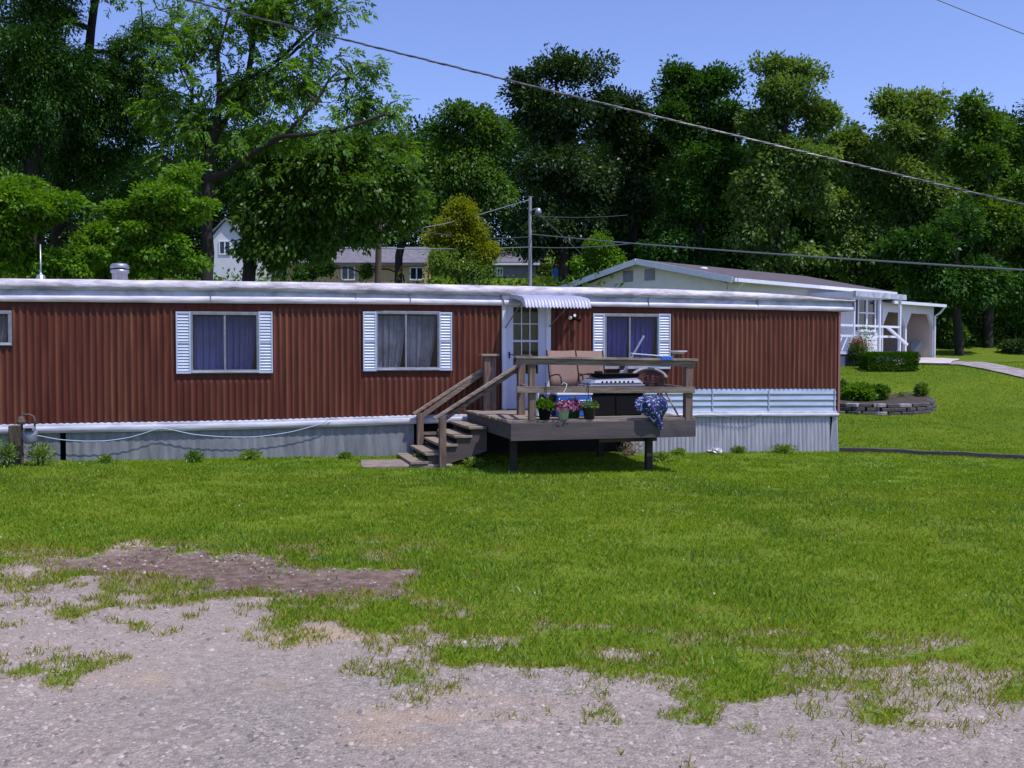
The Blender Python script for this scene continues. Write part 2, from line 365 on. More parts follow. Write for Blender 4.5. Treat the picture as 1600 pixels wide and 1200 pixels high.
G_, D_, S_, T_ = masks(XX.ravel(), YY.ravel())
ZZ = ZZ - (G_ < .3).reshape(ZZ.shape)*0 - D_.reshape(ZZ.shape)*.03 + (fbm(XX, YY, 4, 77, 3)-.5)*.05*D_.reshape(ZZ.shape)
NR = len(ys); idx = np.arange(NR*NX).reshape(NR, NX)
Q = np.stack([idx[:-1, :-1], idx[:-1, 1:], idx[1:, 1:], idx[1:, :-1]], -1).reshape(-1, 4)
me = npmesh('ground', np.stack([XX, YY, ZZ], -1).reshape(-1, 3), Q, 4, True)
for nm, ar in (('cover', G_), ('dirt', D_), ('sand', S_), ('tan', T_)):
    a = me.attributes.new(nm, 'FLOAT', 'POINT'); a.data.foreach_set('value', ar.astype(np.float32))
m = bpy.data.materials.new('lawn dirt and gravel'); m.use_nodes = True; n = m.node_tree; L = n.links; b = n.nodes['Principled BSDF']
b.inputs['Roughness'].default_value = .95; b.inputs['Specular IOR Level'].default_value = .15
geo = n.nodes.new('ShaderNodeNewGeometry')
def NZ(sc, det=5, ro=.6):
    q = n.nodes.new('ShaderNodeTexNoise'); q.inputs['Scale'].default_value = sc; q.inputs['Detail'].default_value = det; q.inputs['Roughness'].default_value = ro
    L.new(geo.outputs['Position'], q.inputs[0]); return q.outputs[0]
def RP(src, *st):
    q = n.nodes.new('ShaderNodeValToRGB'); e = q.color_ramp.elements
    while len(e) < len(st): e.new(.5)
    for k, (p, c) in enumerate(st): e[k].position = p; e[k].color = (*c, 1)
    L.new(src, q.inputs[0]); return q.outputs[0]
def MX(f, a, bb, mode='MIX'):
    q = n.nodes.new('ShaderNodeMix'); q.data_type = 'RGBA'; q.blend_type = mode
    if isinstance(f, float): q.inputs[0].default_value = f
    else: L.new(f, q.inputs[0])
    L.new(a, q.inputs[6]); L.new(bb, q.inputs[7]); return q.outputs[2]
def AT(nm): q = n.nodes.new('ShaderNodeAttribute'); q.attribute_name = nm; return q.outputs['Fac']
vo = n.nodes.new('ShaderNodeTexVoronoi'); vo.inputs['Scale'].default_value = 62; L.new(geo.outputs['Position'], vo.inputs['Vector'])
vb = n.nodes.new('ShaderNodeSeparateColor'); L.new(vo.outputs['Color'], vb.inputs[0])
grav = RP(vb.outputs[0], (0, (.17, .146, .125)), (.5, (.325, .278, .235)), (1, (.50, .43, .375)))
gbig = RP(NZ(1.1), (.35, (.265, .228, .205)), (.65, (.385, .315, .27)))
vo2 = n.nodes.new('ShaderNodeTexVoronoi'); vo2.inputs['Scale'].default_value = 27; L.new(geo.outputs['Position'], vo2.inputs['Vector'])
vb2 = n.nodes.new('ShaderNodeSeparateColor'); L.new(vo2.outputs['Color'], vb2.inputs[0])
grav2 = RP(vb2.outputs[1], (0, (.11, .095, .09)), (.4, (.26, .22, .195)), (.8, (.36, .30, .255)), (1, (.56, .50, .45)))
grav = MX(RP(NZ(2.2), (.42, (0, 0, 0)), (.62, (.75, .75, .75))), grav, grav2)
grav = MX(.42, grav, gbig)
grav = MX(RP(NZ(.45, 7, .6), (.48, (0, 0, 0)), (.66, (.55, .55, .55))), grav, RP(NZ(5), (.3, (.34, .265, .225)), (.7, (.42, .33, .28))))
tanc = RP(NZ(9), (.3, (.36, .26, .19)), (.7, (.48, .36, .26)))
grav = MX(AT('tan'), grav, tanc)
sandc = RP(NZ(14), (.3, (.28, .22, .185)), (.7, (.46, .37, .32)))
dirtc = RP(NZ(10), (.3, (.095, .062, .050)), (.55, (.20, .138, .112)), (.8, (.33, .24, .20)))
grassc = RP(NZ(26, 6, .75), (.3, (.06, .10, .008)), (.5, (.13, .20, .012)), (.72, (.21, .27, .03)))
gfar = RP(NZ(5, 8, .8), (.3, (.070, .125, .006)), (.7, (.155, .215, .016)))
gfar2 = RP(NZ(.35), (.35, (.78, .85, .9)), (.65, (1.15, 1.05, 1)))
gfar = MX(1.0, gfar, gfar2, 'MULTIPLY')
sep = n.nodes.new('ShaderNodeSeparateXYZ'); L.new(geo.outputs['Position'], sep.inputs[0])
mr = n.nodes.new('ShaderNodeMapRange'); mr.inputs[1].default_value = 17; mr.inputs[2].default_value = 22; L.new(sep.outputs['Y'], mr.inputs[0])
grassc = MX(mr.outputs[0], grassc, gfar)
base = MX(AT('sand'), grav, sandc); base = MX(AT('dirt'), base, dirtc)
# cover broken up finely
ad = n.nodes.new('ShaderNodeMath'); ad.operation = 'ADD'; L.new(AT('cover'), ad.inputs[0])
sb = n.nodes.new('ShaderNodeMath'); sb.operation = 'MULTIPLY_ADD'; sb.inputs[1].default_value = 1.2; sb.inputs[2].default_value = -.6; L.new(NZ(22), sb.inputs[0]); L.new(sb.outputs[0], ad.inputs[1])
mr2 = n.nodes.new('ShaderNodeMapRange'); mr2.inputs[1].default_value = .35; mr2.inputs[2].default_value = .75; L.new(ad.outputs[0], mr2.inputs[0])
base = MX(mr2.outputs[0], base, grassc)
L.new(base, b.inputs['Base Color'])
bp = n.nodes.new('ShaderNodeBump'); bp.inputs['Strength'].default_value = .8; bp.inputs['Distance'].default_value = .012
hh = n.nodes.new('ShaderNodeMath'); hh.operation = 'SUBTRACT'; L.new(NZ(30, 8, .8), hh.inputs[0]); L.new(vo.outputs['Distance'], hh.inputs[1])
L.new(hh.outputs[0], bp.inputs['Height']); L.new(bp.outputs[0], b.inputs['Normal'])
tag(link('ground', me, m), kind='structure')

# grass blades, denser where the ground is covered
def scatter(n_, y0, y1, xs=1.0, pw=1.):
    u = rng.random(n_)**pw; yy = y0+(y1-y0)*u; half = yy*.545*xs+3.2
    return rng.uniform(-1, 1, n_)*half, yy
def blades(name, n_, y0, y1, hh, ww, m, label, f, pw=1.):
    x, y = scatter(n_, y0, y1, 1., pw); g, d, s_, t_ = masks(x, y); k = f(x, y, g, rng.random(n_))
    # nothing under the home or deck
    ux = (x-TR.o.x)*TR.d.x+(y-TR.o.y)*TR.d.y; vx = (x-TR.o.x)*TR.n.x+(y-TR.o.y)*TR.n.y
    k &= ~((vx < .06) & (vx > -4) & (ux < 15.6))
    x = x[k]; y = y[k]; z = tz_(x, y); n2 = len(x)
    P = np.stack([x, y, z-.005], 1); A = rdir(n2)*.75; A[:, 2] = np.abs(A[:, 2])*.4+.75
    hv = hh*(.5+rng.random(n2)*.9)*(.75+.6*fbm(x, y, 1.3, 88, 3)); wv = ww*(.6+.8*rng.random(n2))*(y/8)**.6
    o = leafobj(name, P, A, rdir(n2), hv, wv, m); tag(o, label, 'grass', kind='stuff'); return o
blades('lawn_grass', 620000, 3.9, 20.5, .040, .0038, 'grass', 'short green lawn grass in front of the red home', lambda x, y, g, r: r < g**1.3*(.25+.75*sst(.3, .5, fbm(x, y, 2.2, 99, 3))), 1.15)
blades('dry_grass', 540000, 3.9, 15, .045, .0038, 'dry', 'yellowing thin grass along the gravel edge', lambda x, y, g, r: (r < (1-np.abs(g-.45)*1.6)*.8) & (g > .06))
blades('lawn_clumps', 80000, 5.2, 19, .055, .005, 'weed', 'paler taller grass clumps scattered through the lawn', lambda x, y, g, r: r < g*sst(.52, .66, fbm(x, y, 1.1, 199, 4)))

blades('back_lawn_grass', 300000, 19.5, 38, .045, .004, 'grass', 'mown grass on the neighbour lawn rising behind the home', lambda x, y, g, r: (x > 4.5) & (r < .9), 1.)
blades('clover_flowers', 7000, 6, 19, .018, .012, 'flower', 'scattered tiny white clover heads in the lawn', lambda x, y, g, r: r < g*.5*sst(.5, .7, fbm(x, y, .9, 55, 3)))
# loose stones
def stones():
    n_ = 150000; x, y = scatter(n_, 3.6, 10.5); g, d, s_, t_ = masks(x, y)
    k = (rng.random(n_) > g*1.6) & (rng.random(n_) > d*.8+t_*.7); k &= rng.random(n_) < .25+.75*sst(.35, .6, fbm(x, y, .8, 5, 3))
    x = x[k]; y = y[k]; n2 = len(x); z = tz_(x, y)
    sz = .0045+.010*rng.random(n2)**3+.012*rng.random(n2)**14
    base = np.array([(1, 0, 0), (.3, .95, 0), (-.8, .6, 0), (-.8, -.6, 0), (.3, -.95, 0), (.1, .05, .8)], float)
    V = base[None]*(.6+.8*rng.random((n2, 6, 1))); a = rng.random(n2)*6.28; c, s = np.cos(a)[:, None], np.sin(a)[:, None]
    X = V[:, :, 0]*c-V[:, :, 1]*s; Yv = V[:, :, 0]*s+V[:, :, 1]*c; V = np.stack([X, Yv, V[:, :, 2]*.8], -1)*sz[:, None, None]
    V += np.stack([x, y, z-.002], 1)[:, None]
    Fq = np.array([(0, 1, 5), (1, 2, 5), (2, 3, 5), (3, 4, 5), (4, 0, 5)]); Q = (Fq[None]+(np.arange(n2)*6)[:, None, None]).reshape(-1, 3)
    m = bpy.data.materials.new('gravel stones'); m.use_nodes = True; nn = m.node_tree; bb = nn.nodes['Principled BSDF']; bb.inputs['Roughness'].default_value = .85
    gg = nn.nodes.new('ShaderNodeNewGeometry'); rp = nn.nodes.new('ShaderNodeValToRGB'); e = rp.color_ramp.elements
    e[0].color = (.11, .095, .09, 1); e[1].color = (.46, .40, .36, 1); e.new(.5).color = (.32, .26, .25, 1); e.new(.8).color = (.40, .30, .27, 1)
    nn.links.new(gg.outputs['Random Per Island'], rp.inputs[0]); nn.links.new(rp.outputs[0], bb.inputs['Base Color'])
    o = link('loose_gravel', npmesh('loose_gravel', V.reshape(-1, 3), Q, 3), m); tag(o, 'loose grey pink gravel stones on the drive', 'gravel', kind='stuff')
stones()

# ------------------------------------------------------------------ the mobile home
home = empty('mobile_home', TR.w(0, 0, 0), TR.a, 'long maroon ribbed mobile home with white roof edge and blue white shutters', 'mobile home')
u_end = TR.u(1310); u0 = -2.9
def Zl(pts, px): return np.interp(px, [p[0] for p in pts], [p[1] for p in pts])
def zu(pts, u, v=0.):      # height on the wall for a pixel polyline, by u
    ps = [(TR.hit(px, py, v)) for px, py in pts]
    us = [p[0] for p in ps]; zs = [p[1] for p in ps]
    if u < us[0]: return zs[0]+(zs[1]-zs[0])/(us[1]-us[0])*(u-us[0])
    return float(np.interp(u, us, zs))
TOPS = [(0, 470), (400, 472.5), (780, 474.5), (1100, 480), (1310, 485)]
BOTL = [(0, 665), (380, 657), (640, 650), (860, 645)]
BOTR = [(860, 607), (1310, 607)]
TRT = [(0, 664), (380, 657.5), (640, 649.5), (860, 645.5), (1060, 643.5), (1310, 642.5)]
TRB = [(0, 678), (380, 671), (640, 662.5), (860, 655), (1060, 651.5), (1310, 650.5)]
WIN = [(-60, 17, 487, 538), (298, 404, 489, 581), (587, 686, 488, 577), (944, 1028, 492, 575)]
SHU = [(275, 298, 487, 584), (404, 426, 487, 583), (567, 588, 487, 580), (686, 706, 488, 579), (926, 944, 490, 577.5), (1028, 1047, 490.5, 576.5)]
def rect(px0, px1, py0, py1, v=0.):
    a = TR.hit(px0, (py0+py1)/2, v)[0]; b = TR.hit(px1, (py0+py1)/2, v)[0]; xm = (px0+px1)/2
    return a, b, TR.z(xm, py1, v), TR.z(xm, py0, v)
DOOR = rect(786, 857, 466, 640)
holes = [rect(*w) for w in WIN]+[DOOR]
flats = []   # zones round the windows where the ribs are pressed flat
for a, b_ in ((0, 17), (275, 426), (567, 706), (926, 1047)):
    pass
wz = [rect(-60, 22, 484, 541), rect(272, 430, 484, 592), rect(563, 711, 484, 588), rect(922, 1052, 486, 585)]
def siding():
    us = np.arange(u0, u_end+.001, .0128); nz = 60; V = []; wear = []
    T = np.array([zu(TOPS, u) for u in us])+.02
    bl = np.array([zu(BOTL, u) if u < DOOR[1] else zu(BOTR, u) for u in us])
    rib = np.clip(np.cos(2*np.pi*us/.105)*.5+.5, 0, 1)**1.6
    seam = (np.abs((us+.3) % 1.22-.61) > .595)
    pan = np.floor((us+.3+.61)/1.22); tone = hsh(pan, pan*0, 3); ribtone = hsh(np.floor(us/.105+.5), pan*0, 8)
    rows = np.linspace(0, 1, nz); Vs = []; Ws = []
    for t in rows:
        z = bl+(T-bl)*t; f = np.ones_like(us)
        f *= sst(.0, .06, (T-.09)-z)
        for a, b2, z0, z1 in wz:
            ins = (us > a+.05) & (us < b2-.05) & (z > z0) & (z < z1+.5); f[ins] = 0
            edge = (us > a+.05) & (us < b2-.05) & (z <= z0); f[edge] *= sst(0, .05, z0-z[edge])
        Vs.append(np.stack([us, -(.006+.026*rib*f)+seam*.004+.006*(fbm(us, z, 1.5, 4, 2)-.5), z], 1))
        nn = fbm(us*3, z*.6, 2, 14, 3)
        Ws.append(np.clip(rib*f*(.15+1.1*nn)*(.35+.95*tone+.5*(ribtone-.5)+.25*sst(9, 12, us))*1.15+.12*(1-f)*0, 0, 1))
    V = np.concatenate(Vs); Wr = np.concatenate(Ws); nu = len(us); ix = np.arange(nz*nu).reshape(nz, nu)
    q = np.stack([ix[:-1, :-1], ix[:-1, 1:], ix[1:, 1:], ix[1:, :-1]], -1).reshape(-1, 4)
    c = V[q].mean(1); keep = np.ones(len(q), bool)
    for a, b2, z0, z1 in holes: keep &= ~((c[:, 0] > a) & (c[:, 0] < b2) & (c[:, 2] > z0) & (c[:, 2] < z1))
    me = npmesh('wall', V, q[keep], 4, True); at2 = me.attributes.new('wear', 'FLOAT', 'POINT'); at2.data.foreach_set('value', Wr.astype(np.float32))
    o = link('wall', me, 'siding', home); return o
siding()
zf = 1.0
# rear, end walls and a dark interior
mb = MB(); mb.box(u0, u_end-.01, 3.55, 3.6, .75, 3.0); mb.box(u0, u0+.04, .08, 3.549, .75, 3.0); mb.box(u_end-.05, u_end-.012, .08, 3.549, .75, 2.9)
tag(mb.build('end_wall', mat('maroon end wall', (.13, .03, .022), .6), home), 'plain maroon end and rear wall')
mb = MB(); mb.box(u0+.05, u_end-.06, .9, .93, .95, 2.9); mb.box(u0+.05, u_end-.06, .3, .9, .93, .949); mb.box(u0+.05, u_end-.06, .3, .9, 2.91, 2.93)
mb.build('inner_wall', 'inside', home)
# roof: rough white coated edge rolled over, camber across and droop to the right end
ROOFT = [(0, 433.6), (380, 438), (640, 442), (900, 447.5), (1040, 450.5), (1180, 456), (1260, 461.5), (1325, 468.5)]
ROOFB = [(0, 450), (380, 453), (640, 458), (900, 462), (1040, 464), (1310, 470.5), (1330, 471.5)]
LIPT = [(0, 461), (380, 463), (640, 466), (900, 471), (1040, 473), (1310, 479), (1330, 480)]
LIPB = [(0, 471), (380, 474), (640, 475.5), (900, 478.5), (1040, 480.5), (1310, 486.5), (1330, 486.5)]
ur1 = TR.u(1331)
def stripmesh(name, prof, m, us, smooth=True):
    V = []; k = None
    for u in us:
        p = prof(u); k = len(p); V += [(u, yy, zz) for yy, zz in p]
    q = [(i*k+j, (i+1)*k+j, (i+1)*k+j+1, i*k+j+1) for i in range(len(us)-1) for j in range(k-1)]
    return link(name, npmesh(name, V, q, 4, smooth), m, home)
usr = np.arange(u0, ur1, .05)
def nzz(u, s, sd): return float(fbm(np.array([u]), np.array([sd*3.1]), s, sd, 3)[0])-.5
def roofp(u):
    zt = zu(ROOFT, u, .06); zb = zu(ROOFB, u, .06); w = nzz(u, 1.5, 3)*.05; w2 = nzz(u, 6, 5)*.02
    return [(-.05, zb-.02+w2), (-.115+w*.5, zb+.0+w2), (-.125+w*.4, zb+(zt-zb)*.35+w2), (-.10+w*.3, zb+(zt-zb)*.72), (-.03, zt-.012+w*.2), (.15, zt-.004+w*.3), (.6, zt-.02), (1.8, zt+.0), (3.0, zt-.05), (3.6, zt-.12), (3.72, zt-.3)]
stripmesh('roof', roofp, 'roofcoat', usr)
stripmesh('fascia', lambda u: [(.02, zu(ROOFB, u, .05)+.02), (-.045, zu(ROOFB, u, .05)+.01+nzz(u, .8, 9)*.01), (-.05+nzz(u, .7, 2)*.02, zu(LIPT, u, .05)+.03), (-.055+nzz(u, 3, 6)*.008, zu(LIPT, u, .05)-.004)], 'fascia', usr)
def lipp(u):
    t = zu(LIPT, u, .06); b = zu(LIPB, u, .06)+nzz(u, 2, 7)*.008; e = .012 if int((u+9)/1.9) % 2 else 0
    return [(-.05, t), (-.082-e, t-.006), (-.09-e+nzz(u, 1.1, 8)*.012, (t+b)/2), (-.085-e, b+.004), (-.072-e, b-.003), (-.03, b+.01), (.01, b+.03)]
uL = TR.u(784); uR = TR.u(860)
stripmesh('gutter', lipp, 'lip', np.arange(u0, uL, .05)); stripmesh('gutter', lipp, 'lip', np.arange(uL+.02, ur1, .05))
mb = MB(); e = ur1-.02
mb.box(e-.0, e+.015, -.1, 3.7, zu(LIPB, e)+.0, zu(ROOFB, e)+.04); mb.box(e-.35, e, -.02, 3.6, zu(LIPB, e)+.03, zu(LIPB, e)+.045); mb.build('end_fascia', 'fascia', home)
mb = MB()
for px in (330, 555, 640, 782, 1010, 1180):
    u = TR.u(px); B('seam', 'shade', home, u, u+.012, -.1, -.055, zu(LIPB, u)+.0, zu(ROOFB, u)-.01)
# nails and sealant stains left out; trim under the siding
usr2 = np.arange(u0, u_end+.03, .06)
def trimp(u):
    t = zu(TRT, u, .02); b = zu(TRB, u, .02)+nzz(u, 1.7, 12)*.014
    return [(-.036, t-.036), (-.05, t-.045), (-.055+nzz(u, 1.3, 11)*.016, (t+b)/2-.02), (-.05, b), (-.02, b-.004)]
stripmesh('base_trim', trimp, 'trim', [u for u in usr2 if not (TR.u(648) < u < TR.u(650))])
stripmesh('trim_rail', lambda u: [(-.004, zu(TRT, u, .02)+.012), (-.038, zu(TRT, u, .02)), (-.032+nzz(u, 1.1, 3)*.008, zu(TRT, u, .02)-.028), (-.040, zu(TRT, u, .02)-.038)], 'fascia', usr2)
# white lap panel right of the door
def lapp(u):
    zt = zu(BOTR, u)-.004; zb = zu(TRT, u)-.01; p = []; n_ = 4
    for k in range(n_):
        a = zt+(zb-zt)*k/n_; b = zt+(zb-zt)*(k+1)/n_; d = nzz(u, .8, 20+k)*.008
        p += [(-.006, a-.002), (-.012+d, a-.03), (-.022+d, b+.022), (-.030+d*.5, b+.006)]
    return p
ul = np.arange(DOOR[1]+.02, u_end-.02, .06); stripmesh('lap_panel', lapp, 'lap', ul, False)
mb = MB()
for px in (1112, 1200, 1303):
    u = TR.u(px); B('lap_joint', 'fascia', home, u, u+.02, -.036, -.03, zu(TRT, u), zu(BOTR, u)-.01)
u = u_end-.03; mb.box(u, u+.045, -.045, .07, zu(TRT, u)-.02, zu(TOPS, u)+.0)
mb.build('corner_trim', mat('corner trim paint', (.30, .12, .11), .5), home)
# skirting
def skirt(name, ua, ub, pitch, amp, m, gap=None):
    us = np.arange(ua, ub, pitch/6); V = []; nzr = 4
    for u in us:
        ph = (u/pitch) % 1; r = amp if ph < .55 else 0; zt = zu(TRB, u)+.01; w = TR.w(u, 0, 0); zb = gz(w.x, w.y)-.06
        for k in range(nzr): V.append((u, .02-r-.02*(1-k/3)+nzz(u, .5, 31)*.03*(1-k/3), zb+(zt-zb)*k/3))
    q = [(i*nzr+j, (i+1)*nzr+j, (i+1)*nzr+j+1, i*nzr+j+1) for i in range(len(us)-1) for j in range(nzr-1)]
    return link(name, npmesh(name, V, q, 4, False), m, home)
skirt('skirting', u0, TR.u(93), .15, .006, 'skgrey'); skirt('skirting', TR.u(101), TR.u(648), .15, .006, 'skgrey')
skirt('skirting', TR.u(985), u_end-.17, .088, .018, 'skmetal')
mb = MB(); w = TR.w(u_end, 0, 0); zb = gz(w.x, w.y)-.03; zt = zu(TRB, u_end)
mb.add([(u_end-.19, .0, zb), (u_end-.04, -.10, zb), (u_end+.0, .02, zb), (u_end-.12, -.0, zt), (u_end-.05, -.02, zt), (u_end+.0, .02, zt)], [(0, 1, 4, 3), (1, 2, 5, 4)])
tag(mb.build('skirting', 'skmetal', home), 'bent corner flap of metal skirting')
mb = MB(); mb.box(u0, u_end-.06, .35, .38, -.1, .97); mb.build('underfloor_shade', 'black', home)  # black sheet painted as the shade beneath the home, not a real part
mb = MB(); mb.box(u_end-.03, u_end-.005, .1, 3.5, -.2, 1.0); mb.build('end_skirting', 'skmetal', home)
# windows
def curtain(a, b, z0, z1, yb, m, par, tuck=.0, seed=0):
    n_ = 70; V = []; rows = 10
    for i in range(n_):
        t = i/(n_-1)
        for j in range(rows):
            s = j/(rows-1); k = tuck*s*s if t > .5 else tuck*.25*s*s
            u = a+(b-a)*(t*(1-k)) if tuck > 0 else b-(b-a)*((1-t)*(1+tuck*s*s))
            y = yb+.022*math.sin(t*26+seed+.6*math.sin(t*9+seed))+.01*math.sin(t*61+seed*2)
            V.append((u, y, z1-(z1-z0)*s))
    q = [(i*rows+j, i*rows+j+1, (i+1)*rows+j+1, (i+1)*rows+j) for i in range(n_-1) for j in range(rows-1)]
    return link('curtain', npmesh('curtain', V, q, 4, True), m, par)
def window(r, cm, label=None, mid=.5, seed=1, tucks=(.12, .18)):
    a, b, z0, z1 = r; t = .035
    mb = MB(); mb.box(a-.02, b+.02, -.045, .03, z1-t, z1+.02); mb.box(a-.02, b+.02, -.05, .03, z0-.025, z0+t)
    mb.box(a-.02, a+t, -.043, .03, z0+t, z1-t); mb.box(b-t, b+.02, -.043, .03, z0+t, z1-t)
    fr = mb.build('window', 'shade', home, .004)
    if label: fr['label'] = label
    c = a+(b-a)*mid
    B('mullion', 'shade', fr, c-.016, c+.016, -.036, .0, z0+t, z1-t)
    B('sill', 'fascia', fr, a-.01, b+.01, -.062, -.0505, z0-.01, z0+.018)
    MB().add([(a+t, -.012, z0+t), (b-t, -.012, z0+t), (b-t, -.012, z1-t), (a+t, -.012, z1-t)], [(0, 1, 2, 3)]).build('pane', 'glass', fr)
    curtain(a+.03, c-.005, z0+.02, z1-.06, .10, cm, fr, tucks[0], seed); curtain(c+.01, b-.04, z0+.02, z1-.06, .11, cm, fr, tucks[1], seed+2)
    return fr
window(holes[0], 'curtaingrey', 'small window cut off by the left edge')
window(holes[1], 'curtain', 'left wide window with dark blue curtains', .5, 1, (.04, .14))
window(holes[2], 'curtaingrey', 'middle window with grey net curtains pulled aside', .47, 4, (.2, .22))
window(holes[3], 'curtainblue', 'window with bright blue curtains beside the deck', .46, 7, (.10, .14))
for i, s in enumerate(SHU):
    a, b, z0, z1 = rect(*s, .03); mb = MB(); t = .028; mb.box(a, a+t, -.06, -.028, z0, z1); mb.box(b-t, b, -.06, -.028, z0, z1)
    mb.box(a+t, b-t, -.058, -.028, z0, z0+.035); mb.box(a+t, b-t, -.058, -.028, z1-.035, z1); mb.box(a+t, b-t, -.058, -.028, (z0+z1)/2-.012, (z0+z1)/2+.012)
    sh = mb.build('shutter', 'whitesh', home, .003)
    mb = MB(); k = 0; n_ = 19; mb.box(a+t, b-t, -.032, -.028, z0+.036, z1-.036)
    for k in range(n_):
        zz = z0+.045+(z1-z0-.09)*(k+.5)/n_
        mb.add([(a+t, -.034, zz+.02), (b-t, -.034, zz+.02), (b-t, -.056, zz-.016), (a+t, -.056, zz-.016), (a+t, -.034, zz-.017), (b-t, -.034, zz-.017)], [(0, 3, 2, 1), (3, 4, 5, 2)])
    mb.build('louvres', 'louvre', sh)
# door, frame, awning
a, b, z0, z1 = DOOR; d = empty('door', (0, 0, 0)); d.parent = home
mb = MB(); mb.box(a-.03, a+.05, -.06, .05, z0, z1+.05); mb.box(b-.06, b+.03, -.06, .05, z0, z1+.05); mb.box(a+.05, b-.06, -.058, .05, z1-.03, z1+.05)
mb.build('door_frame', 'white', d, .004)
ga, gb2, gz0, gz1 = rect(802, 841, 480, 584, .03); gm = TR.z(820, 532, .03)
mb = MB(); mb.box(a+.05, ga, -.035, .01, z0+.02, z1-.03); mb.box(gb2, b-.06, -.035, .01, z0+.02, z1-.03)
mb.box(ga, gb2, -.035, .01, z0+.02, gz0); mb.box(ga, gb2, -.035, .01, gz1, z1-.03); mb.box(ga, gb2, -.04, .01, gm-.03, gm+.01)
mb.build('door_leaf', 'door', d, .003)
mb = MB(); zk = (z0+.1, gz0-.08); mb.box(ga-.02, gb2+.02, -.041, -.0355, zk[1], zk[1]+.015); mb.box(ga-.02, gb2+.02, -.041, -.0355, zk[0], zk[0]+.015); mb.box(ga-.02, ga-.005, -.041, -.0355, zk[0]+.015, zk[1]); mb.box(gb2+.005, gb2+.02, -.041, -.0355, zk[0]+.015, zk[1])
mb.build('kick_panel', 'white', d)
MB().add([(ga, -.01, gz0), (gb2, -.01, gz0), (gb2, -.01, gz1), (ga, -.01, gz1)], [(0, 1, 2, 3)]).build('pane', 'glass', d)
mb = MB()
for k in (1, 2): x = ga+(gb2-ga)*k/3; mb.box(x-.008, x+.008, -.03, -.012, gz0, gz1)
for zz in ((gm+gz1)/2, (gm+gz0)/2): mb.box(ga, gb2, -.032, -.013, zz-.008, zz+.008)
mb.build('muntin', 'white', d)
B('door_lining', mat('olive inner door', (.10, .11, .035), .8), d, a+.05, b-.06, .03, .05, z0, z1)
mb = MB(); hz = TR.z(797, 554, .05); hu_ = TR.u(796, .05); mb.box(hu_-.015, hu_+.015, -.045, -.036, hz-.07, hz+.05); mb.tube([(hu_, -.045, hz), (hu_, -.09, hz), (hu_+.06, -.09, hz)], .009); mb.build('handle', 'darkmetal', d)
mb = MB(); mb.box(a-.06, b+.03, -.10, .03, z0-.05, z0-.003); mb.build('threshold', 'steel', d)
aw = empty('awning', (0, 0, 0)); aw.parent = home
AV = 1.05; aa = TR.u(821, AV); ab = TR.u(923, AV); zw = TR.z(795, 461, 0); zfb = TR.z(870, 480.5, AV); zft = TR.z(870, 464.5, AV)
def awn():
    us = np.arange(aa, ab, .006); prof = [(0.0, zw), (-.5, zw+(zft-zw)*.45-.0), (-.85, zft+.005), (-.96, zft-.03), (-1.02, zft-.09), (-AV, zfb)]; V = []; k = len(prof)
    for u in us:
        c = math.cos(2*math.pi*(u-aa)/.062)
        for (yy, zz) in prof: V.append((u, yy-(.012*c if yy < -.9 else 0), zz+(.009*c if yy > -.97 else 0)+(.012*math.cos(2*math.pi*(u-aa)/.062) if yy == -AV else 0)))
    q = [(i*k+j, (i+1)*k+j, (i+1)*k+j+1, i*k+j+1) for i in range(len(us)-1) for j in range(k-1)]
    link('canopy', npmesh('canopy', V, q, 4, True), 'awning', aw)
    for u in (aa-.006, ab-.002):
        mb = MB()
        pts = prof+[(-AV+.03, zfb+.0), (-.8, zft-.06), (-.02, zw-.04)]
        n_ = len(pts); vs = [(u, yy, zz) for yy, zz in pts]+[(u+.008, yy, zz) for yy, zz in pts]
        mb.add(vs, [tuple(range(n_)), tuple(range(2*n_-1, n_-1, -1))]+[(i, i+n_, (i+1) % n_+n_, (i+1) % n_) for i in range(n_)])
        mb.build('side_panel', 'awning', aw)
awn()
for px, py, qx, uu in ((789, 513, 0, aa+.02), (858, 511, 0, ab-.02-.25)):
    MB().tube([(TR.u(px, .04), -.04, TR.z(px, py, .04)), (uu, -.82, zft-.06)], .011, 6).build('strut', 'steel', aw)
# porch light
lu, lz = TR.hit(896, 497, .1); pl = empty('porch_light', (0, 0, 0)); pl.parent = home
MB().tube([(lu, -.02, lz), (lu, -.06, lz)], .05, 12).build('mount', 'plasticblack', pl)
mb = MB(); mb.tube([(lu, -.06, lz), (lu-.04, -.1, lz+.015), (lu-.085, -.17, lz+.0)], [.012, .02, .042], 10); mb.build('lamp', 'plasticblack', pl)
mb = MB(); mb.tube([(lu-.085, -.171, lz), (lu-.10, -.20, lz-.004)], [.036, .03], 10); mb.build('bulb', mat('bulb glass', (.75, .68, .55), .3), pl)
mb = MB(); mb.tube([(lu, -.06, lz), (lu+.05, -.1, lz-.02), (lu+.12, -.15, lz-.045)], [.012, .02, .04], 10); mb.build('lamp', 'plasticblack', pl)
mb = MB(); mb.tube([(lu+.02, -.07, lz+.04), (lu+.02, -.12, lz+.05)], [.02, .028], 10); mb.build('sensor', 'coolwhite', pl)
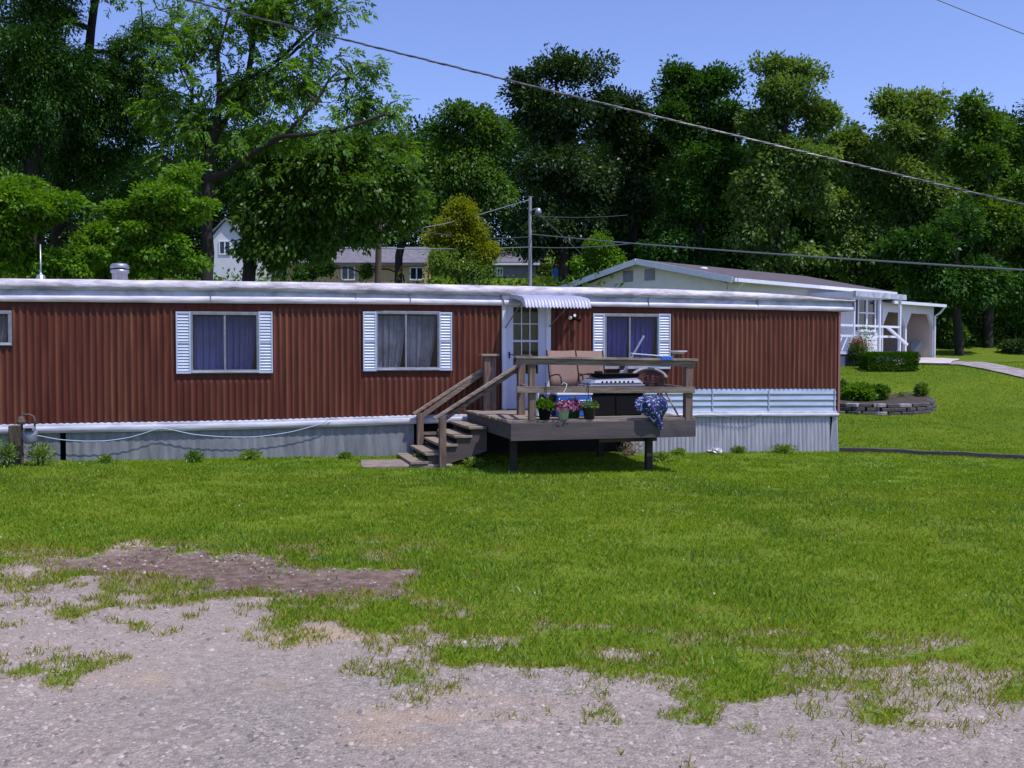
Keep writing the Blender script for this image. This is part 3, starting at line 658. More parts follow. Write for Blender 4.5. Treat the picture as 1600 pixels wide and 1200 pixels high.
# roof vents
def vent(px, py0, py1, y, r):
    u, zt = TR.hit(px, py0, -y); zb = TR.z(px, py1, -y)-.08; h = zt-zb
    return u, zt, zb
u, zt, zb = vent(187, 412, 434, 1.0, .14)
vn_ = empty('roof_vent', (0, 0, 0)); vn_.parent = home
MB().lathe([(.13, zb), (.13, zt-.17), (.155, zt-.16), (.155, zt-.11), (.11, zt-.105), (.11, zt-.085), (.16, zt-.08), (.155, zt-.03), (.12, zt), (0, zt+.005)], (u, 1.0, 0), 20).build('cap', 'vent', vn_, 0, True)
MB().lathe([(.1105, zt-.106), (.1106, zt-.084)], (u, 1.0, 0), 20).build('slot', 'plasticblack', vn_)
u, zt, zb = vent(63, 382, 434, 1.2, .02)
MB().lathe([(.09, zb), (.07, zb+.12), (.03, zb+.14), (.014, zb+.18), (.012, zt), (0, zt)], (u, 1.2, 0), 12).build('roof_mast', 'vent', home, 0, True)
u, zt, zb = vent(163, 438, 444, .1, .02); MB().lathe([(.03, zb), (.03, zt-.02), (.045, zt-.02), (.045, zt), (0, zt+.005)], (u, .1, 0), 12).build('vent_pipe', 'white', home, 0, True)

# ------------------------------------------------------------------ deck with stairs
DV = 3.03; ZD = .977; dl = TR.u(797, DV); dr = TR.u(1086, DV)
deck = empty('deck', TR.w(dl, 0, 0), TR.a, 'weathered grey wooden deck with railings in front of the white door', 'deck')
DW = dr-dl
def dx(px, v): return TR.u(px, v)-dl
rk = random.Random(4)
bw = .14; k = 0; yb = -.08
while yb-bw > -DV-.02:
    kz = rk.uniform(-.004, .004); B('floor_board', 'woodgrey', deck, -.03+rk.uniform(-.02, .02), DW+.03, yb-bw+.007, yb, ZD-.035, ZD+kz); yb -= bw; k += 1
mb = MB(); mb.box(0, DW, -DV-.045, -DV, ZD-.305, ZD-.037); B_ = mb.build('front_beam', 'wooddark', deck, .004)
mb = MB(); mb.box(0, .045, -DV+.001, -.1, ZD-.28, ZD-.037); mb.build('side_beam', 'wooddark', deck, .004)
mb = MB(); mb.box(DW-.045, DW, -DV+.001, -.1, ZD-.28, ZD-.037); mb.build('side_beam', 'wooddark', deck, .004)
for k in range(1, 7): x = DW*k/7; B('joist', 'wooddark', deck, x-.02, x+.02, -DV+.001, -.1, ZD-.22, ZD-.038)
def gpost(x, v):
    w = TR.w(dl+x, v, 0); return gz(w.x, w.y)-.05
for x, v in ((dx(1014, 2.75), 2.75), (.2, 2.5), (dx(1014, 2.75), .5), (.12, .4)):
    B('support_post', 'postshaded', deck, x-.05, x+.05, -v-.05, -v+.05, gpost(x, v), ZD-.281)
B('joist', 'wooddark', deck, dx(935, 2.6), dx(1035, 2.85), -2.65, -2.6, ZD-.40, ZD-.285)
zr = TR.z(950, 559, DV)   # top of rail
def post(x, v, z0, z1, w=.09, m='woodz'): return B('rail_post', m, deck, x-w/2, x+w/2, -v-w/2, -v+w/2, z0, z1, bevel=.004)
zr0 = TR.z(830, 556, DV)-.0; zr1 = TR.z(1080, 560.5, DV)-.0
post(dx(831, DV-.06), DV-.06, ZD, zr0-.06, .10); post(dx(1075, DV-.06), DV-.06, ZD-.1, zr1-.055, .12)
post(dx(814, 1.66), 1.66, ZD-.25, TR.z(814, 563, 1.66), .12)
def rail(x0, za, x1, zb, v, name='hand_rail', m='woodgrey', h=.038, w=.14):
    return MB().bar((x0, -v, za), (x1, -v, zb), w, h).build(name, m, deck, .004)
xl = dx(805, DV); xr = dx(1089, DV)
rail(xl, zr0-.019, xr, zr1-.019, DV-.02)
MB().bar((xl+.02, -DV+.005, zr0-.019-.065), (xr-.03, -DV+.005, zr1-.019-.065), .04, .09).build('rail_board', 'woodx', deck, .003)
zm0 = TR.z(808, 604, DV); zm1 = TR.z(1084, 605, DV)
MB().bar((dx(807, DV), -DV-.015, zm0-.045), (dx(1085, DV), -DV-.015, zm1-.045), .04, .10).build('mid_rail', 'woodx', deck, .003)
# right side rails back to the home
MB().bar((DW-.06, -DV+.06, zr1-.02), (DW-.06, -.15, zr1-.02), .10, .04).build('hand_rail', 'woodgrey', deck, .003)
MB().bar((DW-.02, -DV+.06, zm1-.05), (DW-.02, -.15, zm1-.0), .035, .09).build('mid_rail', 'woodx', deck, .003)
post(DW-.06, .15, ZD, zr1-.05, .09)
# front-left short rail
MB().bar((dx(831, DV-.06), -DV+.12, zr0-.03), (dx(814, 1.66), -1.70, zr0-.03), .05, .09).build('rail_board', 'woodx', deck, .003)
MB().bar((dx(831, DV-.06), -DV+.12, zm0-.05), (dx(814, 1.66), -1.70, zm0-.05), .04, .09).build('mid_rail', 'woodx', deck, .003)
# wide cornered post by the door with its cap
pxb = dx(766, .25); zc = TR.z(766, 553, .25)
B('rail_post', 'woodz', deck, pxb-.13, pxb-.02, -.34, -.22, ZD-.2, zc-.04, bevel=.004); B('rail_post', 'woodz', deck, pxb-.018, pxb+.10, -.30, -.18, ZD-.2, zc-.041, bevel=.004)
B('post_cap', 'woodgrey', deck, pxb-.19, pxb+.14, -.38, -.15, zc-.04, zc, bevel=.004)
# stairs
st = empty('stairs', (0, 0, 0)); st.parent = deck
v0, v1 = .12, 1.62
tr = [(752, 661.5), (735, 676.5), (720.5, 690), (699, 706), (668, 721.5)]
zl = gpost(dx(690, 1.6), 1.6)+.05
for k in range(5):
    zz = ZD-.19-(ZD-.19-zl-.1)*k/4; x1 = -.02-.245*k; x0 = x1-.30
    B('tread', 'woodgrey', st, x0, x1, -v1, -v0, zz-.04, zz, bevel=.004)
drop = (.79-.19-(zl+.1)+ (ZD-.79))/4
for v in (v0+.03, v1-.06):
    pts = [(-1.42, zl-.05), (-1.10, zl-.08), (-.01, ZD-.60), (-.01, ZD-.232)]
    for k in range(5):
        zz = ZD-.19-(ZD-.19-zl-.1)*k/4-.042; x1 = -.02-.245*k; pts += [(x1-.005, zz), (x1-.25, zz)]
    pts = [p for i, p in enumerate(pts) if i == 0 or p != pts[i-1]]
    MB().prism(pts, -v-.02, -v+.02).build('stringer', 'wooddark', st)
def newel(px, v, pyt):
    x = dx(px, v); z = TR.z(px, pyt, v); B('newel_post', 'woodz', st, x-.055, x+.055, -v-.055, -v+.055, gpost(x, v), z-.03, bevel=.004); return x, z
xn, zn = newel(691, 1.66, 649); xb2, zb2 = newel(656, .14, 643)
MB().bar((xn-.14, -1.66, zn-.055), (dx(812, 1.66), -1.66, TR.z(812, 569, 1.66)), .10, .045).build('hand_rail', 'woodgrey', st, .004)
MB().bar((xn, -1.62, zn-.10), (dx(812, 1.66), -1.62, TR.z(812, 569, 1.66)-.07), .035, .06).build('rail_board', 'woodx', st, .003)
MB().bar((xb2-.12, -.14, zb2-.045), (dx(770, .14), -.14, TR.z(770, 566, .14)), .10, .045).build('hand_rail', 'woodgrey', st, .004)
MB().bar((xb2, -.17, zb2-.10), (dx(768, .14), -.17, TR.z(768, 566, .14)-.07), .035, .08).build('rail_board', 'woodx', st, .003)
# board leaning on the skirting by the stairs
a, b, z0, z1 = rect(664, 700, 671, 712, .1); bo = empty('plywood_panel', TR.w(a, .1, z0), TR.a, 'brown weathered plywood sheet against the skirting behind the stairs', 'board')
MB().add([(0, 0, -.1), (.9, 0, -.1), (.9, .06, z1-z0-.1), (0, .06, z1-z0-.1), (0, -.02, -.1), (.9, -.02, -.1), (.9, .04, z1-z0-.1), (0, .04, z1-z0-.1)], [(0, 3, 2, 1), (4, 5, 6, 7), (0, 1, 5, 4), (1, 2, 6, 5), (2, 3, 7, 6), (3, 0, 4, 7)]).build('sheet', mat('rotting plywood', (.14, .10, .085), .9, 0, .6, 7, .8, 12), bo)
MB().box(-.08, 1.0, -.03, .02, z1-z0-.09, z1-z0-.04).build('batten', 'woodx', bo)
w = TR.w(TR.u(640, .9), .9, 0); pad = MB(); pad.box(-.75, .75, -.45, .45, -.06, .035)
o = pad.build('stepping_slab', mat('worn slab', (.30, .235, .215), .9, 0, .4, 4, .5, 20), None, .02); o.location = (w.x-.05, w.y-.25, gz(w.x, w.y)); o.rotation_euler = (0, 0, TR.a-.1)
tag(o, 'worn concrete slab set in the grass at the foot of the stairs', 'slab')

# ------------------------------------------------------------------ things on the deck
def dloc(px, v, z=ZD+.004): return TR.w(TR.u(px, v), v, z)
def sling_chair(px, v, rz, label):
    t = empty('patio_chair', dloc(px, v), TR.a+rz, label, 'chair', 'tan sling patio chairs on the deck')
    W_ = .27
    def prof(): return [(-.30, .42), (-.10, .40), (.08, .40), (.16, .45), (.20, .60), (.27, .85), (.34, 1.08)]
    def sheet(name, pr, w):
        V = []; n_ = 8
        for (yy, zz) in pr:
            for i in range(n_): s_ = i/(n_-1)*2-1; V.append((s_*w, yy+.02*(1-s_*s_), zz-.012*(1-s_*s_)))
        q = [(i*n_+j, i*n_+j+1, (i+1)*n_+j+1, (i+1)*n_+j) for i in range(len(pr)-1) for j in range(n_-1)]
        o = link(name, npmesh(name, V, q, 4, True), 'sling', t); md = o.modifiers.new('s', 'SOLIDIFY'); md.thickness = .008; return o
    pr = prof(); sheet('seat', pr[:4], W_); sheet('backrest', pr[3:], W_)
    for s_ in (-1, 1):
        x = s_*(W_+.012); MB().tube([(x, yy, zz) for yy, zz in pr], .013, 8).build('side_frame', 'darkmetal', t)
        MB().tube([(x, .2, .62), (x, -.05, .66), (x, -.22, .66), (x, -.30, .60), (x, -.33, .42), (x, -.34, .015)], .012, 8).build('armrest', 'darkmetal', t)
        MB().tube([(x, .05, .40), (x, .22, .2), (x, .30, .015)], .012, 8).build('leg', 'darkmetal', t)
    MB().tube([(-W_, .30, .95), (W_, .30, .95)], .01, 6).build('crossbar', 'darkmetal', t)
    return t
sling_chair(889, 1.15, .10, 'tan sling patio chair with curved dark armrest, nearer the white door')
sling_chair(927, .85, -.05, 'tan sling patio chair half hidden behind the grey pet carrier')
# grey pet carrier on a black storage box
x0, x1 = TR.u(914, 2.1), TR.u(997, 2.1); o = TR.w((x0+x1)/2, 2.1, ZD+.005); cw = (x1-x0)
bx = empty('storage_box', o, TR.a, 'black storage box standing on the deck under the grey pet carrier', 'box')
MB().prism([(-cw/2+.04, 0), (cw/2-.04, 0), (cw/2, .36), (-cw/2, .36)], -.28, .28).build('bin', 'plasticblack', bx, .02)
B('lid', 'plasticblack', bx, -cw/2-.02, cw/2+.02, -.30, .30, .361, .39, bevel=.01)
zc1 = TR.z(950, 590, 2.1); zc0 = ZD+.4
pc = empty('pet_carrier', (o.x, o.y, ZD+.396), TR.a, 'grey plastic pet carrier with rows of round air holes behind the deck rail', 'pet carrier')
H_ = zc1-(ZD+.396)
def shell(z0, z1, w0, w1, d0, d1): 
    return [(-w0, -d0, z0), (w0, -d0, z0), (w0, d0, z0), (-w0, d0, z0), (-w1, -d1, z1), (w1, -d1, z1), (w1, d1, z1), (-w1, d1, z1)]
FC = [(0, 3, 2, 1), (4, 5, 6, 7), (0, 1, 5, 4), (1, 2, 6, 5), (2, 3, 7, 6), (3, 0, 4, 7)]
MB().add(shell(0, H_*.45, cw*.44, cw*.49, .24, .27), FC).build('lower_shell', 'plasticpale', pc, .03)
MB().add(shell(H_*.50, H_, cw*.52, cw*.42, .30, .22), FC).build('upper_shell', 'plasticgrey', pc, .045)
B('rim', 'plasticpale', pc, -cw*.51, cw*.51, -.29, .29, H_*.452, H_*.497, bevel=.008)
for zz, yy in ((H_*.72, -.268), (H_*.25, -.262)):
    mb = MB()
    for k in range(8): c = -cw*.28+k*cw*.08; mb.tube([(c, yy, zz), (c, yy-.012, zz)], .017, 10)
    mb.build('air_holes', 'plasticblack', pc)
mb = MB(); tr_ = empty('black_tray', (o.x+.05, o.y, zc1+.004), TR.a+.06, 'thin black plastic tray lying on top of the grey pet carrier', 'tray')
mb.prism([(-.34, .0), (.34, .0), (.37, .05), (-.37, .05)], -.2, .2).build('pan', 'plasticblack', tr_, .012)
B('rim', 'plasticblack', tr_, -.42, .39, -.22, .22, .051, .068, bevel=.006); B('catch', 'plasticblack', tr_, -.42, -.32, -.23, -.12, .07, .11)
# white pole leaning over the tray, thin stick on the rail
def stick(name, p, q, r, m, label, cat, extra=None):
    a = TR.w(TR.u(p[0], p[2], p[1]), p[2], TR.z(p[0], p[1], p[2])); b = TR.w(TR.u(q[0], q[2], q[1]), q[2], TR.z(q[0], q[1], q[2]))
    t = empty(name, a, 0, label, cat); MB().tube([(0, 0, 0), b-a], r, 10).build('handle', m, t); return t, a, b
t, a_, b_ = stick('mop', (972, 585, 1.9), (1006, 525, 2.2), .017, 'coolwhite', 'white pole handle slanting up from the tray in front of the blue window', 'mop')
MB().prism([(-.09, -.05), (.09, -.05), (.03, .07), (-.03, .07)], -.03, .03).build('head', 'plasticpale', t, .01)
t, a_, b_ = stick('thin_stick', (986, 552.5, 2.6), (1034, 556.2, 3.0), .011, 'coolwhite', 'thin pale stick resting on the top deck rail', 'stick')
MB().tube([(0, 0, 0), ((b_-a_)*.06)], .015, 8).build('tip', 'plasticpale', t)
w = TR.w(TR.u(1040, DV), DV-.02, TR.z(1040, 559.2, DV)+.016)
tp = empty('blue_tape', w, TR.a, 'bright blue plastic wrap bound round the top deck rail', 'tape')
B('wrap', 'blue', tp, -.10, .10, -.082, .082, -.055, .006, bevel=.005)
# small white tray feeder on the side rail
w = TR.w(TR.u(1059, 2.7), 2.7, TR.z(1059, 552.5, 2.7)-.07)
fd = empty('bird_feeder', w, TR.a, 'shallow white dish on a small stem at the right end of the deck rail', 'bird feeder')
MB().lathe([(.0, .06), (.08, .065), (.14, .10), (.155, .105), (.15, .115), (.0, .09)], (0, 0, 0), 24).build('dish', 'coolwhite', fd, 0, True)
MB().lathe([(.05, -.0), (.02, .01), (.018, .062), (0, .062)], (0, 0, 0), 12).build('stem', 'rust', fd)
# round wicker-look chair
wc = empty('wicker_chair', dloc(1014, 1.75), TR.a-.35, 'brown woven tub chair with pale curved rim and arms by the deck rail', 'chair')
zr_ = TR.z(1000, 577, 1.75)-ZD
def arcpts(z0, z1, r=.29, a0=-20, a1=200, n_=26):
    P = []
    for i in range(n_):
        t = a0+(a1-a0)*i/(n_-1); k = max(0, math.sin(R(t))); P.append((r*math.cos(R(t)), r*math.sin(R(t)), z0+(z1-z0)*k**1.3))
    return P
rimp = arcpts(.62, zr_); rp = MB().tube(rimp, .028, 8); o_ = rp.build('rim', mat('faded rim plastic', (.30, .27, .29), .6, 0, .3, 8), wc, 0, True)
mb = MB()
for i in range(0, 26):
    p = rimp[i]; mb.tube([p, (p[0]*.82, p[1]*.82, .42)], .008, 5)
for k in range(1, 7): mb.tube([(p[0]*(1-.18*k/7), p[1]*(1-.18*k/7), p[2]+(.42-p[2])*k/7) for p in rimp[5:21]], .009, 5)
mb.build('woven_back', 'wicker', wc)
MB().lathe([(0, .43), (.22, .43), (.25, .415), (.25, .39), (0, .38)], (0, 0, 0), 24).build('seat', 'wicker', wc)
for x, yy in ((-.2, -.14), (.2, -.14), (-.17, .17), (.17, .17)): MB().tube([(x*1.15, yy*1.15, 0), (x, yy, .39)], [.016, .022], 8).build('leg', 'wicker', wc)
# garden tool leaning in the corner
t, a_, b_ = stick('shovel', (1063, 655, 2.7), (1035, 604, 2.3), .016, 'woodgrey', 'long handled shovel leaning in the right corner of the deck', 'shovel')
mb = MB(); V = [(-.10, 0, .16), (-.11, .03, .06), (-.08, .05, -.0), (0, .06, -.04), (.08, .05, 0), (.11, .03, .06), (.10, 0, .16), (0, .02, .17)]
hd = MB(); hd.add([(x+.06, y-.02, z*.45-.01) for x, y, z in V]+[(x+.06, y-.03, z*.45-.01) for x, y, z in V], [tuple(range(8)), tuple(range(15, 7, -1))]+[(i, i+8, (i+1) % 8+8, (i+1) % 8) for i in range(8)]).build('blade', 'steel', t)
# small doll-like pinwheel of stems behind the carrier: a potted ornament
w = dloc(974, 1.2, ZD); or_ = empty('plant_stand', w, TR.a, 'small brown ornament on a thin stand behind the black tray', 'ornament')
zt_ = TR.z(974, 572, 1.2)-ZD; MB().lathe([(.12, 0), (.11, .02), (.015, .03), (.012, zt_-.06), (.05, zt_-.04), (.075, zt_+.0), (.055, zt_+.05), (0, zt_+.07)], (0, 0, 0), 14).build('stand', 'wicker', or_, 0, True)
P = rdir(50)*.06+np.array([0, 0, zt_+.03]); leafobj('leaves', P, rdir(50), rdir(50), np.full(50, .05), np.full(50, .016), 'pinkfl', or_)
# planters along the front edge
def planter(px, v, wpx, zh, m, leaf, nleaf, sp, hgt, label, flower=None, nf=0, ls=.045, name='flower_pot', droop=.0, cat='flower pot'):
    w = dloc(px, v); t = empty(name, w, TR.a, label, cat); r = wpx/2/F*w.y
    MB().lathe([(0, 0), (r*.72, 0), (r*.94, zh-.03), (r*1.04, zh-.028), (r*1.05, zh), (r*.96, zh), (r*.93, zh-.03), (0, zh-.03)], (0, 0, 0), 28).build('pot', m, t, 0, True)
    D = rdir(nleaf, .35); D[:, 2] = np.abs(D[:, 2]); rad = rng.random(nleaf)**.4
    P = D*np.array([sp, sp, hgt])*rad[:, None]; P[:, 2] += zh-.02-droop*(np.hypot(P[:, 0], P[:, 1])/sp)**2
    leafobj('foliage', P, D+rdir(nleaf)*.7, rdir(nleaf, 1.2), ls*(.6+rng.random(nleaf)*.8), ls*.32*(.7+rng.random(nleaf)*.6), leaf, t)
    if flower:
        D = rdir(nf, .25); D[:, 1] -= .25; P = D*np.array([sp*1.12, sp*1.12, hgt*1.08])*(.82+.3*rng.random(nf))[:, None]; P[:, 2] = np.abs(P[:, 2])+zh-.03
        A = []; PP = []; NN = []
        for k in range(5):
            Nn = D/np.linalg.norm(D, axis=1, keepdims=True); ref = np.cross(Nn, [0, 0, 1.]); ref /= np.linalg.norm(ref, axis=1, keepdims=True)+1e-6; r2 = np.cross(Nn, ref)
            a = ref*math.cos(k*1.2566)+r2*math.sin(k*1.2566); A.append(a+Nn*.3); PP.append(P); NN.append(Nn)
        n5 = nf*5; leafobj('flowers', np.concatenate(PP), np.concatenate(A), np.concatenate(NN), np.full(n5, .024), np.full(n5, .012), flower, t)
    return t, w, r
planter(851, 2.95, 22, .19, 'plasticblack', 'bright', 300, .15, .15, 'black flower pot with light green leaves, leftmost along the deck edge', ls=.055)
planter(880, 2.97, 21, .18, 'potwhite', 'mid', 260, .15, .13, 'pale white flower pot with pink and magenta petunias on the deck edge', 'magenta', 150)
planter(896, 2.70, 24, .17, 'green', 'mid', 200, .13, .16, 'bright green flower pot with magenta flowers behind the white pot', 'magenta', 120)
planter(921, 2.95, 22, .20, 'dkgreen', 'weed', 420, .15, .12, 'dark green flower pot with a mound of pale small leaves', ls=.028)
for px, m_, lab in ((853, 'plasticblack', 'black wire plant hanger hooked over the mid rail, leftmost'), (884, 'coolwhite', 'white plant hanger hook over the mid rail above the petunias'), (919, 'plasticblack', 'short black hook on the mid rail above the dark green pot')):
    z1 = TR.z(px, 603, DV); w = TR.w(TR.u(px, DV+.05), DV+.06, z1)
    t = empty('plant_hook', w, TR.a, lab, 'hook', 'plant hooks on the deck rail')
    MB().tube([(.0, .0, -.22), (0, 0, -.02), (0, .012, .02), (.0, .05, .045), (.02, .09, .03), (.03, .11, -.01)] if px != 884 else [(-.05, .0, -.12), (0, 0, -.03), (.02, .01, .03), (-.02, .04, .05), (-.05, .06, .02)], .006, 6).build('wire', m_, t)
# blue cooler and a dark blue crate behind the pots
w = dloc(893, 2.25); cl = empty('cooler', w, TR.a, 'blue cooler box with pale lid behind the flower pots', 'cooler')
zt_ = TR.z(893, 613, 2.25)-ZD; B('body', 'blue', cl, -.30, .30, -.17, .17, 0, zt_-.05, bevel=.02); B('lid', 'coolwhite', cl, -.31, .31, -.18, .18, zt_-.048, zt_, bevel=.012)
MB().tube([(-.27, -.19, zt_-.1), (-.27, -.23, zt_-.13), (.27, -.23, zt_-.13), (.27, -.19, zt_-.1)], .01, 8).build('handle', 'coolwhite', cl)
w = dloc(852, 2.2); cr = empty('tool_bag', w, TR.a, 'dark blue wheeled bag with black wheels beside the blue cooler', 'bag')
B('body', mat('navy bag cloth', (.02, .035, .16), .8, 0, .4, 20), cr, -.14, .19, -.13, .13, .03, zt_-.03, bevel=.04)
for x in (-.1, .07): MB().tube([(x, -.135, zt_-.08), (x, -.165, zt_-.08)], .055, 16).build('wheel', 'plasticblack', cr, .004)
B('panel', 'coolwhite', cr, -.16, -.141, -.12, .1, .02, zt_-.0)
# patterned blue cloth hung over the mid rail
def cloth():
    w = TR.w(TR.u(1018, DV+.03), DV+.05, 0); t = empty('blue_cloth', (w.x, w.y, TR.z(1018, 670, DV+.05)), TR.a, 'navy blue patterned cloth hanging bunched off the deck edge', 'cloth')
    z0 = TR.z(1018, 670, DV+.05); zt = TR.z(1018, 618, DV+.05)-z0; prof = [(-.02, .15, .02), (.06, .11, .055), (.14, .07, .085), (.22, .02, .14), (.29, -.01, .23), (.38, -.01, .26), (.46, -.01, .25), (zt, -.02, .14)]
    n_ = 48; V = []
    for i, (z, cx, r) in enumerate(prof):
        for k in range(n_):
            a = 2*math.pi*k/n_; rr = r*(1+.20*math.sin(a*5+i)+.12*math.sin(a*11+i*2.1)+.07*math.sin(a*17+i))
            V.append((cx+rr*math.cos(a), -.03+rr*.5*math.sin(a), min(z, zt)))
    q = [(i*n_+k, i*n_+(k+1) % n_, (i+1)*n_+(k+1) % n_, (i+1)*n_+k) for i in range(len(prof)-1) for k in range(n_)]
    m = bpy.data.materials.new('navy paisley cloth'); m.use_nodes = True; n = m.node_tree; b = n.nodes['Principled BSDF']; b.inputs['Roughness'].default_value = .75
    tc = n.nodes.new('ShaderNodeTexCoord'); vo = n.nodes.new('ShaderNodeTexNoise'); vo.inputs['Scale'].default_value = 9; vo.inputs['Distortion'].default_value = 3.5; vo.inputs['Detail'].default_value = 1
    rp = n.nodes.new('ShaderNodeValToRGB'); rp.color_ramp.elements[0].position = .60; rp.color_ramp.elements[0].color = (.015, .022, .12, 1); rp.color_ramp.elements[1].position = .64; rp.color_ramp.elements[1].color = (.42, .48, .72, 1)
    n.links.new(tc.outputs['Object'], vo.inputs[0]); n.links.new(vo.outputs[0], rp.inputs[0]); n.links.new(rp.outputs[0], b.inputs['Base Color'])
    o = link('fabric', npmesh('fabric', V, q, 4, True), m, t); md = o.modifiers.new('s', 'SUBSURF'); md.levels = 1; md.render_levels = 1
cloth()
# rubble and scrub under the deck
w = TR.w(TR.u(985, .4), .4, 0); rb = empty('dry_scrub', (w.x, w.y, gz(w.x, w.y)), TR.a, 'dry tangled scrub growing in the shade under the deck', 'shrub')
n_ = 260; P = rdir(n_, .5)*rng.random((n_, 1))*.3; P[:, 2] = np.abs(P[:, 2])*1.0; leafobj('foliage', P, rdir(n_, .6), rdir(n_), np.full(n_, .12), np.full(n_, .008), mat('dry leaves', (.30, .22, .15), .9, 0, .4, 8), rb)

# ------------------------------------------------------------------ gas meter, post and cord at the left end
w = at(24, 700, 15.7); gzp = gz(w.x, w.y)
pst = empty('wooden_post', (w.x-.01, w.y+.03, gzp-.05), TR.a, 'short dark wooden post in weeds behind the gas meter', 'post')
B('post', mat('mossy post', (.10, .08, .055), .95, 0, .6, 9, .6, 25, stretch=(3, 3, .6)), pst, -.09, .09, -.07, .07, 0, at(24, 665, 15.7).z-gzp+.05, bevel=.008)
w = at(44, 700, 15.5); gm_ = empty('gas_meter', (w.x, w.y, gz(w.x, w.y)), TR.a, 'grey gas meter with rusty pipe loop beside the skirting', 'gas meter')
zb_ = at(44, 693, 15.5).z-gz(w.x, w.y); z2 = at(44, 664, 15.5).z-gz(w.x, w.y)
MB().lathe([(0, zb_), (.075, zb_), (.10, zb_+.04), (.105, zb_+.12), (.105, zb_+.2), (.0, zb_+.2)], (.03, 0, 0), 20).build('meter_body', 'meter', gm_, 0, True)
B('index_cover', 'meter', gm_, -.05, .11, -.12, .06, zb_+.19, zb_+.27, bevel=.02); B('dial', 'darkglass', gm_, -.02, .08, -.127, -.121, zb_+.2, zb_+.25)
MB().tube([(.09, .02, zb_+.22), (.10, .02, z2+.06), (.08, .02, z2+.13), (.02, .02, z2+.16), (-.08, .02, z2+.16)], .016, 8).build('pipe', 'rust', gm_, 0, True)
MB().tube([(-.09, .02, -.05), (-.09, .02, z2+.1), (-.07, .02, z2+.2)], .02, 8).build('riser', 'rust', gm_)
MB().lathe([(0, -.05), (.06, -.05), (.07, -.01), (.07, .01), (.045, .03), (.04, .07), (0, .08)], (-.09, -.01, z2+.06), 16).build('regulator', 'rust', gm_, 0, True)
def cord(name, pts, v, r, m, label, cat):
    P = [TR.w(TR.u(px, v), v, TR.z(px, py, v)) for px, py in pts]; t = empty(name, P[0], 0, label, cat)
    Q_ = []
    for i in range(len(P)-1):
        for k in range(6): Q_.append(P[i].lerp(P[i+1], k/6))
    Q_.append(P[-1]); Q_ = [p-P[0] for p in Q_]
    for it in range(4): Q_ = [Q_[0]]+[(Q_[i-1]+Q_[i]*2+Q_[i+1])/4 for i in range(1, len(Q_)-1)]+[Q_[-1]]
    MB().tube(Q_, r, 6).build('strand', m, t); return t
cord('pale_cord', [(55, 680), (90, 687), (130, 689.5), (165, 689), (200, 684), (230, 675), (248, 668.5), (270, 672), (300, 679), (350, 683), (400, 683), (450, 676), (485, 667), (505, 661), (518, 652)], .09, .007, 'rope', 'pale blue cord looping along the base of the red home', 'cord')
cord('black_cable', [(1062, 655), (1100, 647), (1140, 652), (1165, 655), (1190, 648)], .075, .007, 'wire', 'black cable sagging over the bottom trim right of the deck', 'cable')
# crumpled paper by the skirting
w = TR.w(TR.u(1120, .15), .15, 0); t = empty('crumpled_paper', (w.x, w.y, gz(w.x, w.y)+.02), 0, 'crumpled white paper litter against the metal skirting', 'litter')
V = rdir(60)*np.array([.13, .07, .05])*(.5+.5*rng.random((60, 1))); leafobj('sheet', V, rdir(60), rdir(60), np.full(60, .11), np.full(60, .04), 'paper', t)
# timber edging to the right
for (pa, pb, lab) in (((1312, 705), (1470, 712), 'dark old timber edging in the grass next to the corner of the home'), ((1471, 712.5), (1640, 720), 'dark old timber edging at the far right of the lawn')):
    A = ground(*pa); Bp = ground(*pb); t = empty('timber_edging', A, 0, lab, 'edging'); d_ = Bp-A; nrm = d_.normalized()
    mb = MB(); n_ = 14
    for k in range(n_): p = d_*(k/n_); q = d_*((k+1)/n_); p.z = gz(A.x+p.x, A.y+p.y)-A.z+.03; q.z = gz(A.x+q.x, A.y+q.y)-A.z+.03; mb.bar(p, q, .14, .10)
    mb.build('beam', 'wooddark', t)

# ------------------------------------------------------------------ neighbour's long house on the right
ZH = 1.62
nbh = empty('neighbour_house', NB.w(0, 0, ZH), NB.a, 'long cream and white house with low gable and brown shingle roof behind the home', 'house')
def nz(px, py, v=0): return NB.z(px, py, v)-ZH
HL = NB.u(1376); HW = 7.2; ze = 4.46-ZH; zrg = 5.25-ZH
def lapwall(name, x0, x1, z0, z1, y, m, par, pitch=.2, holes_=()):
    mb = MB(); z = z0; k = 0
    while z < z1-.01:
        t = min(z+pitch, z1); seg = [(x0, x1)]
        for (a, b, c, d) in holes_:
            if c < t-.01 and d > z+.01: seg = [q for s_ in seg for q in ((s_[0], min(s_[1], a)), (max(s_[0], b), s_[1])) if q[1]-q[0] > .01]
        for a, b in seg: mb.add([(a, y-.02, z), (b, y-.02, z), (b, y-.004, t), (a, y-.004, t), (a, y, z), (b, y, z)], [(0, 1, 2, 3), (4, 5, 1, 0)])
        z = t; k += 1
    return mb.build(name, m, par)
wa = NB.u(1339, 0); wb = NB.u(1364, 0); wz1 = nz(1352, 463); wz0 = nz(1352, 515)
lapwall('wall', 0, HL, -.3, ze, 0, 'houseside', nbh, .2, [(wa, wb, wz0, wz1)])
